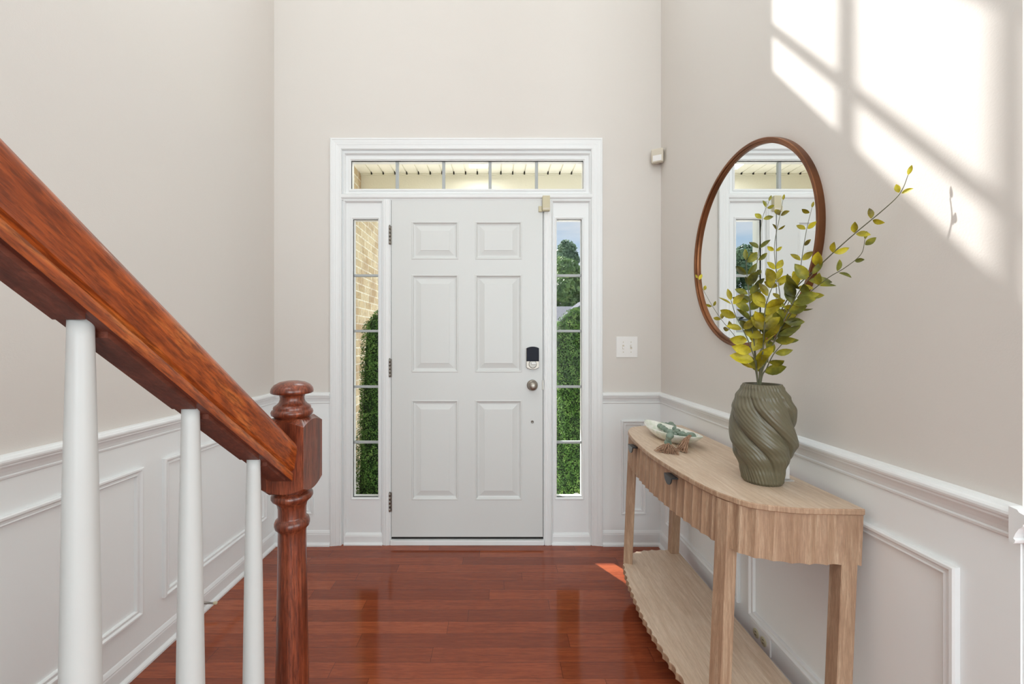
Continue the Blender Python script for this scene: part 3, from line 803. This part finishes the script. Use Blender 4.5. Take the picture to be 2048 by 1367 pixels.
    # parent stores table offset; handle vertices are in world coordinates like the drawer's
# legs
def leg(cx_, cy_, ax, ay, bx, by, z1=AZ1 - .001, z0=SZ - .001, name='leg'):
    """square leg from corner (cx,cy) with edge vectors a and b"""
    mb = MB()
    q = [(cx_, cy_), (cx_ + ax, cy_ + ay), (cx_ + ax + bx, cy_ + ay + by), (cx_ + bx, cy_ + by)]
    mx_ = sum(p[0] for p in q) / 4; my_ = sum(p[1] for p in q) / 4
    ring_ = []
    for i, p in enumerate(q):          # chamfered corners
        a = q[i - 1]; b = q[(i + 1) % 4]
        for o_ in (a, b):
            v = Vector((o_[0] - p[0], o_[1] - p[1])).normalized() * .002; ring_.append((p[0] + v.x, p[1] + v.y))
    zs_ = [z0, z1]; n = 8
    vs = [(lean(p[0], z), p[1], z) for z in zs_ for p in ring_]
    mb.add(vs, [(i, (i + 1) % n, (i + 1) % n + n, i + n) for i in range(n)] + [tuple(range(n)), tuple(range(n, 2 * n))])
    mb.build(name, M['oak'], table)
sl = .042; a20 = math.radians(20)
sa, ca = math.sin(a20) * sl, math.cos(a20) * sl
leg(.657, 1.172, -sa, ca, ca, sa)
leg(.657, 2 * TC - 1.172, -sa, -ca, ca, -sa)
leg(.912, 1.084, 0, sl, sl, 0)
leg(.912, 2 * TC - 1.084, 0, -sl, sl, 0)
for x_, y_ in ((.72, 1.26), (.72, 1.93), (.905, 1.20), (.905, 1.99)): leg(x_, y_, .036, 0, 0, .036, SZ - .022, 0.0, 'foot')

# ------------------------------------------------------------------ round mirror
MY, MZ, MR = 1.633, 1.597, .3945
mir_t = thing('round_mirror', (XR, MY, MZ), 'large round wall mirror in a bronze rim above the console table', 'mirror')
XF = .964
fp = [(MR - .001, XR), (MR, XR - .004), (MR, XF + .002), (MR - .002, XF), (MR - .0105, XF), (MR - .0125, XF + .002), (MR - .0125, XF + .006), (MR - .0185, XF + .007), (MR - .020, XF + .009), (MR - .020, XR - .004)]
mb = MB(); mb.lathe([(r, x) for r, x in fp], (0, MY, MZ), 160, 'X', cap=False)
o = mb.build('mirror_frame', M['bronze'], mir_t); md = o.modifiers.new('e', 'EDGE_SPLIT'); md.split_angle = math.radians(40)
mb = MB(); mb.lathe([(.0001, XR - .007), (MR - .019, XR - .007), (MR - .019, XR - .002), (.0001, XR - .002)], (0, MY, MZ), 160, 'X', smooth=False, cap=False)
mb.build('mirror_glass', M['mirror'], mir_t)

# ------------------------------------------------------------------ vase
VX, VY, VH = .829, 1.292, .3055
def lerp_prof(t, P):
    for (a, r0), (b, r1) in zip(P[:-1], P[1:]):
        if a <= t <= b:
            u = (t - a) / (b - a); u = u * u * (3 - 2 * u); return r0 + (r1 - r0) * u
    return P[-1][1]
VP = [(0, .050), (.03, .056), (.14, .061), (.30, .080), (.42, .0905), (.56, .0885), (.75, .0865), (.87, .073), (.96, .058), (1.0, .0515)]
def vr(t, a):
    r = lerp_prof(t, VP)
    sh = t - .55 * math.sin(2 * PI * t) / (2 * PI)
    tw = a + math.radians(150) * (sh - .5) + math.radians(TWO)
    amp = .23 * math.sin(PI * min(max((t + .02) / 1.02, 0), 1)) ** 1.0
    f = (tw * 5 / (2 * PI)) % 1.0
    lob = 1 - max(0, math.sin(PI * f ** .68)) ** .75
    rib = abs(math.sin(20 * tw))
    return r * (1.035 - amp * lob) - .0018 * (1 - rib)
TWO = 10
nr, na = 110, 400; vs = []; fs = []
for j in range(nr + 1):
    t_ = j / nr
    for i in range(na):
        a = 2 * PI * i / na; r = vr(t_, a); vs.append((r * math.cos(a), r * math.sin(a), t_ * VH))
for j in range(nr):
    for i in range(na):
        a = j * na + i; b = j * na + (i + 1) % na; fs.append((a, b, b + na, a + na))
# inner wall
inner = [(1.0, .0475), (.96, .053), (.85, .068), (.6, .078), (.3, .068), (.08, .045), (.05, .0001)]
base_i = len(vs)
for t_, r in inner:
    for i in range(na):
        a = 2 * PI * i / na; vs.append((r * math.cos(a), r * math.sin(a), t_ * VH))
rows = [nr * na] + [base_i + q * na for q in range(len(inner))]
for p, q in zip(rows[:-1], rows[1:]):
    for i in range(na): fs.append((p + i, p + (i + 1) % na, q + (i + 1) % na, q + i))
fs.append(tuple(range(na)))
mb = MB(); mb.add(vs, fs, True)
o = mb.build('vase', M['vase']); o.location = (VX, VY, TZ); tag(o, 'grey green ceramic vase with twisted ribs on the console table', 'vase')

# ------------------------------------------------------------------ leafy branches in the vase
def wp(px, py, Y): return Vector(((px - 995) * Y / 825, Y, CAMZ - (py - 681) * Y / 825))
def leaf(mb, p, d, nrm, L_, wd, cup=.18):
    d = d.normalized(); side = d.cross(nrm)
    if side.length < 1e-3: side = d.cross(Vector((0, 0, 1)))
    side.normalize(); nn = side.cross(d)
    rows = [(0, .02), (.12, .50), (.30, .90), (.50, 1.0), (.70, .82), (.87, .45), (1.0, .03)]
    vs = []; droop = random.uniform(-.12, .16)
    for t_, wf in rows:
        c = p + d * (L_ * t_) + nn * (-droop * L_ * t_ * t_)
        for s_ in (-1, -.5, 0, .5, 1):
            vs.append(c + side * (s_ * wf * wd / 2) + nn * (cup * wd * s_ * s_ * wf))
    fs = []
    for j in range(len(rows) - 1):
        for i in range(4): a = j * 5 + i; fs.append((a, a + 1, a + 6, a + 5))
    mb.add(vs, fs, True)
# petiole/main paths: (pixel x, pixel y, depth Y); s: (start fraction, leaf length near base, near tip, spacing)
B0 = (1517, 792, 1.292)
branches = [
 ('long branch of small leaves reaching up right across the sunlit wall', 'leaf', [(1520, 770, 1.29), (1538, 680, 1.27), (1580, 590, 1.215), (1640, 530, 1.14), (1700, 475, 1.07), (1760, 425, 1.005), (1792, 396, .975), (1806, 376, .963), (1816, 350, .957)], .34, .048, .022, .060, .0016),
 ('thin branch dipping right below the longest branch', 'leaf2', [(1521, 770, 1.29), (1545, 690, 1.27), (1595, 610, 1.20), (1650, 560, 1.13), (1690, 535, 1.09), (1722, 508, 1.06), (1730, 478, 1.05)], .40, .044, .020, .050, .0014),
 ('upright branch with its tip left of the others inside the mirror', 'leaf2', [(1516, 770, 1.29), (1508, 700, 1.30), (1500, 620, 1.33), (1508, 560, 1.34), (1518, 500, 1.34), (1524, 440, 1.335), (1538, 402, 1.33)], .45, .044, .020, .046, .0013),
 ('upright branch with round leaf pairs in front of the mirror middle', 'leaf', [(1518, 770, 1.285), (1522, 700, 1.29), (1545, 640, 1.29), (1560, 600, 1.29), (1552, 540, 1.285), (1549, 490, 1.28), (1558, 440, 1.275), (1566, 400, 1.27)], .50, .042, .018, .052, .0013),
 ('upright branch beside the near rim of the mirror', 'leaf', [(1520, 770, 1.28), (1535, 690, 1.27), (1570, 620, 1.25), (1596, 560, 1.235), (1606, 500, 1.225), (1614, 455, 1.215), (1624, 415, 1.205)], .50, .046, .018, .052, .0013),
 ('thin branch arching far left over the mirror frame', 'leaf', [(1515, 770, 1.30), (1500, 715, 1.34), (1470, 672, 1.40), (1440, 635, 1.45), (1415, 595, 1.49), (1395, 556, 1.51)], .45, .038, .016, .056, .0011),
 ('short leafy branch leaning left just above the vase', 'leaf', [(1517, 770, 1.275), (1512, 730, 1.26), (1500, 690, 1.245), (1484, 655, 1.24), (1472, 632, 1.24), (1462, 600, 1.24)], .15, .052, .036, .034, .0018),
 ('bushy branch of large leaves in the middle of the bunch', 'leaf', [(1519, 770, 1.27), (1524, 720, 1.24), (1528, 670, 1.22), (1530, 620, 1.205), (1540, 585, 1.20), (1552, 560, 1.20)], .50, .058, .040, .022, .0022),
 ('bushy branch of broad leaves leaning right in the bunch', 'leaf2', [(1521, 770, 1.275), (1536, 715, 1.25), (1556, 665, 1.225), (1578, 620, 1.20), (1600, 580, 1.175), (1625, 548, 1.15)], .50, .058, .040, .026, .0022),
 ('short branch of dark leaves low on the right side of the bunch', 'leaf2', [(1521, 772, 1.285), (1534, 735, 1.27), (1546, 710, 1.255), (1562, 690, 1.245), (1585, 664, 1.23)], .16, .050, .036, .034, .0018),
 ('leafy branch rising left of centre with leaves stacked in pairs', 'leaf2', [(1516, 770, 1.27), (1510, 700, 1.25), (1502, 640, 1.24), (1498, 590, 1.235), (1494, 550, 1.235), (1492, 520, 1.235)], .55, .050, .034, .030, .0018),
]
lateral = Vector((.38, -.78, 0)).normalized()
for bi, (lab, mat, path, st, l0, l1, spc, r0) in enumerate(branches):
    random.seed(40 + bi)
    root = thing('leafy_branch', (VX, VY, TZ + VH - .02), lab, 'leafy branch', 'artificial branches in the vase')
    pts = [Vector((VX + random.uniform(-.02, .02), VY + random.uniform(-.02, .02), TZ + .045))] + [wp(*p) for p in path]
    for p in pts:
        p.x = min(p.x, .952 if p.y > 1.2 else .964)
    cv = catmull(pts, 10)
    mb = MB(); mb.tube(cv, [r0 * (1.3 - .85 * i / len(cv)) for i in range(len(cv))], 7); mb.build('stem', M['twig'], root)
    L_ = [0]
    for i in range(1, len(cv)): L_.append(L_[-1] + (cv[i] - cv[i - 1]).length)
    zrim = TZ + VH + .012; i0 = next(i for i, p in enumerate(cv) if p.z > zrim)
    tot = L_[-1]; d = L_[i0] + (tot - L_[i0]) * st * .75
    mb = MB(); side = 1; ang = random.uniform(0, PI)
    while d < tot:
        j = max(i for i, q in enumerate(L_) if q <= d); j = min(j, len(cv) - 2)
        p = cv[j].lerp(cv[j + 1], (d - L_[j]) / max(L_[j + 1] - L_[j], 1e-6)); tdir = (cv[j + 1] - cv[j]).normalized()
        f = (d - L_[i0]) / (tot - L_[i0]); ll = (l0 + (l1 - l0) * f) * random.uniform(.95, 1.4)
        view = Vector((p.x, p.y, p.z - CAMZ)).normalized()
        s0 = tdir.cross(view).normalized()
        for s_ in (1, -1):
            if random.random() < .12: continue
            q = math.cos(ang); r_ = math.sin(ang)
            o_ = (s0 * s_ * (1 if abs(q) > .35 else .6) + view * (r_ * s_ * .55)).normalized()
            dd = (tdir * random.uniform(.35, 1.3) + o_).normalized()
            nrm = (-view + Vector((random.uniform(-.9, .9), random.uniform(-.9, .9), random.uniform(-.6, 1.0)))).normalized()
            tip = p + dd * ll
            lim = .958 if p.y > 1.2 else .975
            if tip.x > lim: dd.x -= (tip.x - lim + .003) / ll * 1.2; dd.normalize()
            leaf(mb, p + dd * .003, dd, nrm, ll, ll * random.uniform(.48, .60))
        ang += 1.2; d += (spc * (.75 + .5 * random.random())) 
    leaf(mb, cv[-1], (cv[-1] - cv[-3]), Vector((-.5, -.8, .2)), l1 * 1.0, l1 * .4)
    for i, v in enumerate(mb.v):
        lim = .961 if v[1] > 1.2 else .982
        if v[0] > lim: mb.v[i] = (lim, v[1], v[2])
    mb.build('leaves', M[mat], root, recalc=False)

# ------------------------------------------------------------------ boat bowl and bead garland
bc = Vector((.770, 1.830)); bd = Vector((.22, -.975)).normalized(); bp = Vector((-bd.y, bd.x))   # long and short axes
BLn, BWd, BH = .188, .068, .046
mb = MB(); nu = 64
def bowl_ring(sl_, sw_, z, lift):
    r = []
    for i in range(nu):
        a = 2 * PI * i / nu; ca_, sa_ = math.cos(a), math.sin(a)
        u = BLn * sl_ * (abs(ca_) ** .95) * (1 if ca_ > 0 else -1); v = BWd * sw_ * (abs(sa_) ** 1.15) * (1 if sa_ > 0 else -1)
        r.append((bc.x + bd.x * u + bp.x * v, bc.y + bd.y * u + bp.y * v, TZ + z + lift * (abs(ca_) ** 3)))
    return r
rs = [bowl_ring(.42, .45, .0005, 0), bowl_ring(.50, .56, .002, 0), bowl_ring(.72, .80, .016, .002), bowl_ring(.90, .95, .032, .006), bowl_ring(1, 1, BH - .002, .010), bowl_ring(.992, .98, BH, .010), bowl_ring(.98, .955, BH - .002, .010),
      bowl_ring(.87, .88, .034, .006), bowl_ring(.70, .74, .020, .002), bowl_ring(.48, .5, .008, 0), bowl_ring(.2, .2, .006, 0), bowl_ring(.001, .001, .006, 0)]
vs = [p for r in rs for p in r]; fs = [(j * nu + i, j * nu + (i + 1) % nu, (j + 1) * nu + (i + 1) % nu, (j + 1) * nu + i) for j in range(len(rs) - 1) for i in range(nu)]
fs.append(tuple(range(nu))); mb.add(vs, fs, True)
o = mb.build('boat_bowl', M['bowl'], origin=(bc.x, bc.y, TZ)); tag(o, 'long off-white boat shaped dish holding green beads on the console table', 'bowl')

def hz(zx, zy, z):               # spot on the horizontal plane z (from the close-up of the table end)
    px = 1240 + zx / 7.595; py = 820 + zy / 7.595; Y = 825 * (CAMZ - z) / (py - 681); return Vector(((px - 995) * Y / 825, Y, z))
gar = thing('bead_garland', tuple(hz(800, 400, TZ)), 'green wooden bead garland with two jute tassels draped over the boat dish', 'bead garland')
beads = [(640, 212, .828, .0115), (608, 240, .828, .0125), (650, 265, .828, .0125), (693, 295, .830, .0125), (735, 318, .834, .0105), (765, 335, .838, .0145),
         (757, 388, .842, .0145), (737, 438, .822, .0105), (728, 492, .8045, .0142)]
beads2 = [(705, 218, .826, .0115), (775, 213, .828, .0135), (808, 245, .826, .0125), (838, 280, .825, .0125), (872, 322, .825, .0135), (905, 352, .826, .0100), (945, 366, .828, .0145), (835, 375, .820, .0115), (1000, 378, .832, .011), (1045, 378, .838, .0125), (1095, 388, .836, .0150)]
cord = []
for lst in (beads, beads2):
    c_ = []
    for x, y, z, r in lst:
        p = hz(x, y, z); c_.append(p); mb = MB(); mb.ball((0, 0, 0), r * 1.08, 12, .88); b = mb.build('bead', M['bead'], None); b.parent = gar; b.location = p - gar.location
        b.rotation_euler = (random.uniform(-.4, .4), random.uniform(-.6, .6), 0)
    cord.append(c_)
def tassel(p_top, spread, n, r):
    mb = MB()
    for i in range(n):
        e = spread[0].lerp(spread[1], random.random()) + Vector((random.uniform(-.006, .006), random.uniform(-.012, .012), 0)); e.z = max(e.z, TZ + .001) + random.random() * random.random() * .018
        m_ = p_top.lerp(e, random.uniform(.35, .6)) + Vector((random.uniform(-.003, .003), random.uniform(-.003, .003), random.uniform(.000, .010)))
        mb.tube(catmull([p_top + Vector((random.uniform(-.004, .004), random.uniform(-.004, .004), random.uniform(-.003, .003))), m_, e], 5), r, 5)
    return mb
t1 = hz(735, 525, .803)
tassel(t1, (hz(545, 628, TZ + .002), hz(900, 672, TZ + .002)), 130, .0011).build('tassel', M['jute'], gar)
mb = MB(); mb.lathe([(.006, -.006), (.008, 0), (.006, .006)], tuple(t1 + Vector((0, 0, 0))), 16); mb.build('tassel_cap', M['jute'], gar)
t2 = hz(1062, 385, .846)
tassel(t2, (hz(870, 600, TZ + .003), hz(990, 640, TZ + .003)), 130, .0011).build('tassel', M['jute'], gar)
mb = MB()
for c_ in (cord[0] + [t1], cord[1][:7] + cord[1][8:] + [t2]): mb.tube(catmull(c_, 4), .0012, 6)
mb.build('cord', M['jute'], gar)
# little acrylic stand behind the vase
mb = MB(); mb.box(.895, .925, 1.305, 1.309, TZ + .003, TZ + .060, .001); mb.box(.893, .927, 1.288, 1.325, TZ, TZ + .004, .001)
tag(mb.build('acrylic_stand', M['acrylic']), 'small clear acrylic stand peeking out behind the vase base', 'acrylic stand')

# ------------------------------------------------------------------ outside: porch
PY, PZ, PX = 4.05, 2.88, -1.34
YO = W + .15
mb = MB(); mb.box(PX - .25, PX, YO, 4.8, -.4, 3.3)
struct(mb.build('wall_porch', M['brick']), 'tan brick wall beside the porch, seen through the left sidelight', 'brick wall')
mb = MB(); mb.box(PX, 3.2, YO, PY + .5, -.4, -.03)
struct(mb.build('porch_floor', M['concrete']), 'pale concrete porch floor', 'porch floor')
mb = MB(); mb.box(PX, 3.2, YO, PY + .06, PZ + .006, PZ + .05)
x = PX
while x < 3.2:
    x1 = min(x + .1035, 3.2)
    mb.cur = 0; mb.box(x, x1 - .002, YO, PY, PZ - .010, PZ + .006); mb.cur = 1; mb.box(x1 - .002, x1 + .011, PY - .020, PY - .011, PZ - .024, PZ + .004); x += .115
struct(mb.build('porch_ceiling', [M['soffit'], M['gap']]), 'cream grooved vinyl porch ceiling above the transom', 'porch ceiling')
mb = MB(); mb.box(PX, 3.2, PY, PY + .06, 2.66, PZ + .05); mb.box(PX, 3.2, PY - .012, PY, PZ - .03, PZ - .004)
struct(mb.build('porch_beam', M['beam']), 'cream porch beam across the top of the transom view', 'beam')
mb = MB(); mb.add([(PX - .3, YO, 3.40), (3.4, YO, 3.40), (3.4, PY + .15, 2.98), (PX - .3, PY + .15, 2.98), (PX - .3, YO, 3.30), (3.4, YO, 3.30), (3.4, PY + .15, 2.945), (PX - .3, PY + .15, 2.945)],
    [(0, 1, 2, 3), (4, 5, 6, 7), (0, 1, 5, 4), (2, 3, 7, 6), (0, 3, 7, 4), (1, 2, 6, 5)])
struct(mb.build('porch_roof', M['shingle']), 'shingled porch roof above the soffit', 'roof')
t = thing('porch_light', (-.175, 3.74, PZ), 'lit flush mount porch ceiling light seen in the middle of the transom', 'ceiling light')
mb = MB(); mb.box(-.27, -.08, 3.645, 3.835, PZ - .02, PZ - .004, .003); mb.build('light_base', M['plastic'], t)
mb = MB(); mb.box(-.262, -.088, 3.653, 3.827, PZ - .055, PZ - .02, .012); mb.build('diffuser', M['glow'], t)
pl = light('porch_lamp', 'AREA', (-.175, 3.74, PZ - .06), 3, (1.0, .98, .95), shape='RECTANGLE', size=.17, size_y=.17); aim(pl, (0, 0, -1))

def foliage(mb, pts_fn, n, size, flat=.5):
    for i in range(n):
        p, nn = pts_fn()
        d = Vector((random.gauss(0, 1), random.gauss(0, 1), random.gauss(0, 1))).normalized()
        nn = (nn + d * .8).normalized(); t_ = nn.cross(Vector((random.gauss(0, 1), random.gauss(0, 1), random.gauss(0, 1)))).normalized(); b = nn.cross(t_)
        s_ = size * random.uniform(.6, 1.25)
        mb.add([p - t_ * s_, p + b * s_ * flat, p + t_ * s_, p - b * s_ * flat], [(0, 1, 2, 3)])
def topiary(x, y, rb, rt, h, lab, seed):
    random.seed(seed)
    t = thing('topiary', (x, y, -.03), lab, 'topiary')
    z0 = .02
    def rad(u): return (rb + (rt - rb) * u) * (1 if u < .90 else math.sqrt(max(0, 1 - ((u - .90) / .10) ** 2)) * .75 + .25 * (1 - (u - .9) / .1)) 
    mb = MB(); mb.lathe([(max(.001, rad(i / 24) * .87), z0 + h * .985 * i / 24) for i in range(25)], (x, y, 0), 28); mb.build('inner_growth', M['boxcore'], t)
    def fn():
        u = random.random(); a = random.uniform(0, 2 * PI)
        r = rad(u) * (random.uniform(.88, 1.03)) + .012 * math.sin(7 * a + 11 * u) 
        if u > .93: r *= math.sqrt(random.random())
        return Vector((x + r * math.cos(a), y + r * math.sin(a), z0 + h * u)), Vector((math.cos(a), math.sin(a), .35))
    mb = MB(); foliage(mb, fn, 34000, .0068, .62); mb.build('boxwood_leaves', M['boxwood'], t, recalc=False)
    mb = MB(); mb.lathe([(.10, -.03), (.115, -.02), (.125, .045), (.12, .05), (.0001, .045)], (x, y, 0), 32); mb.build('pot', M['gap'], t)
topiary(-.845, 3.12, .225, .150, 1.46, 'clipped boxwood column outside the left sidelight before the brick wall', 3)
topiary(.605, 3.12, .200, .175, 1.46, 'clipped boxwood column outside the right sidelight', 4)
mb = MB(); mb.lathe([(.0001, -.012), (.020, -.010), (.027, -.004), (.027, .004), (.0001, .008)], (.555, 2.90, .135), 24, 'Y')
mb.box(.551, .559, 2.898, 2.902, -.03, .12)
tag(mb.build('garden_marker', M['siding']), 'small round white disc stuck before the right boxwood column', 'garden marker')

# ------------------------------------------------------------------ outside: street
mb = MB(); mb.box(-90, 90, PY + .5, 150, -1.0, -.55)
struct(mb.build('lawn', M['lawn']), 'front lawn beyond the porch', 'lawn')
mb = MB(); mb.box(-40, 40, 12, 18, -.56, -.53); mb.box(-9, 6, PY + .5, 12, -.56, -.53)
struct(mb.build('street', M['concrete']), 'pale street and driveway beyond the porch', 'street')
def tree(x, y, zc, rx, rz, mat, lab, seed, n=9000, leaf_=.22, zb=-.6):
    random.seed(seed)
    t = thing('tree', (x, y, zb), lab, 'tree')
    mb = MB(); mb.tube([(x, y, zb), (x + .15, y, zc * .5), (x, y, zc)], [rx * .10, rx * .07, rx * .03], 12); mb.build('trunk', M['bark'], t)
    bl = []
    for i in range(26):
        a = random.uniform(0, 2 * PI); v = random.uniform(-1, 1); rr = math.sqrt(max(0, 1 - v * v)) * random.uniform(.25, .85)
        bl.append((Vector((x + rx * rr * math.cos(a) * (1 - .35 * max(v, 0)), y + rx * rr * math.sin(a), zc + rz * v * .8)), rx * random.uniform(.26, .42)))
    def fn():
        c, r = random.choice(bl); d = Vector((random.gauss(0, 1), random.gauss(0, 1), random.gauss(0, 1))).normalized()
        return c + d * r * random.uniform(.75, 1.05), d
    mb = MB(); foliage(mb, fn, n, leaf_, .6); mb.build('crown', M[mat], t, recalc=False)
tree(7.2, 44, 8.0, 2.3, 3.9, 'tree2', 'tall dark tree against the sky in the right sidelight', 11, 11000, .18)
tree(6.0, 36, 5.0, 2.8, 3.3, 'tree1', 'rounder yellow green tree before the tall dark tree', 12, 12000, .17)
tree(13.0, 54, 7.4, 2.4, 3.6, 'tree1', 'light green tree right of the tall dark tree', 13, 6000, .24)
tree(-19.3, 37.5, 7.0, 2.9, 3.3, 'tree2', 'bushy tree behind the white house reflected in the mirror', 14, 11000, .17)
tree(-29, 48, 6, 5, 5, 'tree1', 'broad tree far beyond the reflected house', 15, 6000, .35)
def house(x0, x1, y0, y1, ze, zr, zb, lab, gable='x'):
    t = thing('house', ((x0 + x1) / 2, (y0 + y1) / 2, zb), lab, 'house')
    mb = MB(); mb.box(x0, x1, y0, y1, zb, ze); mb.build('walls', M['siding'], t)
    ym = (y0 + y1) / 2; o_ = .35
    mb = MB(); mb.add([(x0 - o_, y0 - o_, ze), (x1 + o_, y0 - o_, ze), (x1 + o_, y1 + o_, ze), (x0 - o_, y1 + o_, ze), (x0 - o_, ym, zr), (x1 + o_, ym, zr)], [(0, 1, 5, 4), (2, 3, 4, 5), (0, 4, 3), (1, 2, 5), (0, 1, 2, 3)]); mb.build('roof', M['shingle'], t)
    xm = x0 + (x1 - x0) * .68; gw = (x1 - x0) * .22
    mb = MB(); mb.cur = 0
    mb.add([(xm - gw, y0 - .6, zb), (xm + gw, y0 - .6, zb), (xm + gw, y0 - .6, ze), (xm, y0 - .6, ze + gw * .75), (xm - gw, y0 - .6, ze), (xm - gw, y0 + 1, zb), (xm + gw, y0 + 1, zb), (xm + gw, ym, ze), (xm, ym, ze + gw * .75), (xm - gw, ym, ze)],
           [(0, 1, 2, 3, 4), (0, 4, 9, 5), (1, 2, 7, 6)]); mb.build('gable', M['siding'], t)
    mb = MB()
    for s_ in (-1, 1):
        mb.add([(xm, y0 - .9, ze + gw * .75 + .12), (xm + s_ * (gw + .3), y0 - .9, ze - .12), (xm + s_ * (gw + .3), ym, ze - .12), (xm, ym, ze + gw * .75 + .12), (xm, y0 - .9, ze + gw * .75), (xm + s_ * (gw + .3), y0 - .9, ze - .24), (xm + s_ * (gw + .3), ym, ze - .24), (xm, ym, ze + gw * .75)],
               [(0, 1, 2, 3), (4, 5, 6, 7), (0, 1, 5, 4), (1, 2, 6, 5)])
    mb.build('gable_roof', M['shingle'], t)
    for i in range(4):
        xa = x0 + (x1 - x0) * (.06 + .13 * i)
        w_ = MB(); w_.box(xa, xa + 1.0, y0 - .06, y0 + .02, zb + 1.2, zb + 2.7); wo = w_.build('window', M['house_glass'], t)
    w_ = MB(); w_.box(xm - .6, xm + .6, y0 - .66, y0 - .58, zb + 1.1, zb + 2.6); w_.build('window', M['house_glass'], t)
house(-1.8, 9.0, 25.0, 32.0, 1.95, 3.60, -.6, 'low grey roofed house across the street in the right sidelight')
house(-24.5, -11.0, 24.0, 31.0, 2.6, 4.6, -.6, 'white house with grey roof reflected in the mirror')
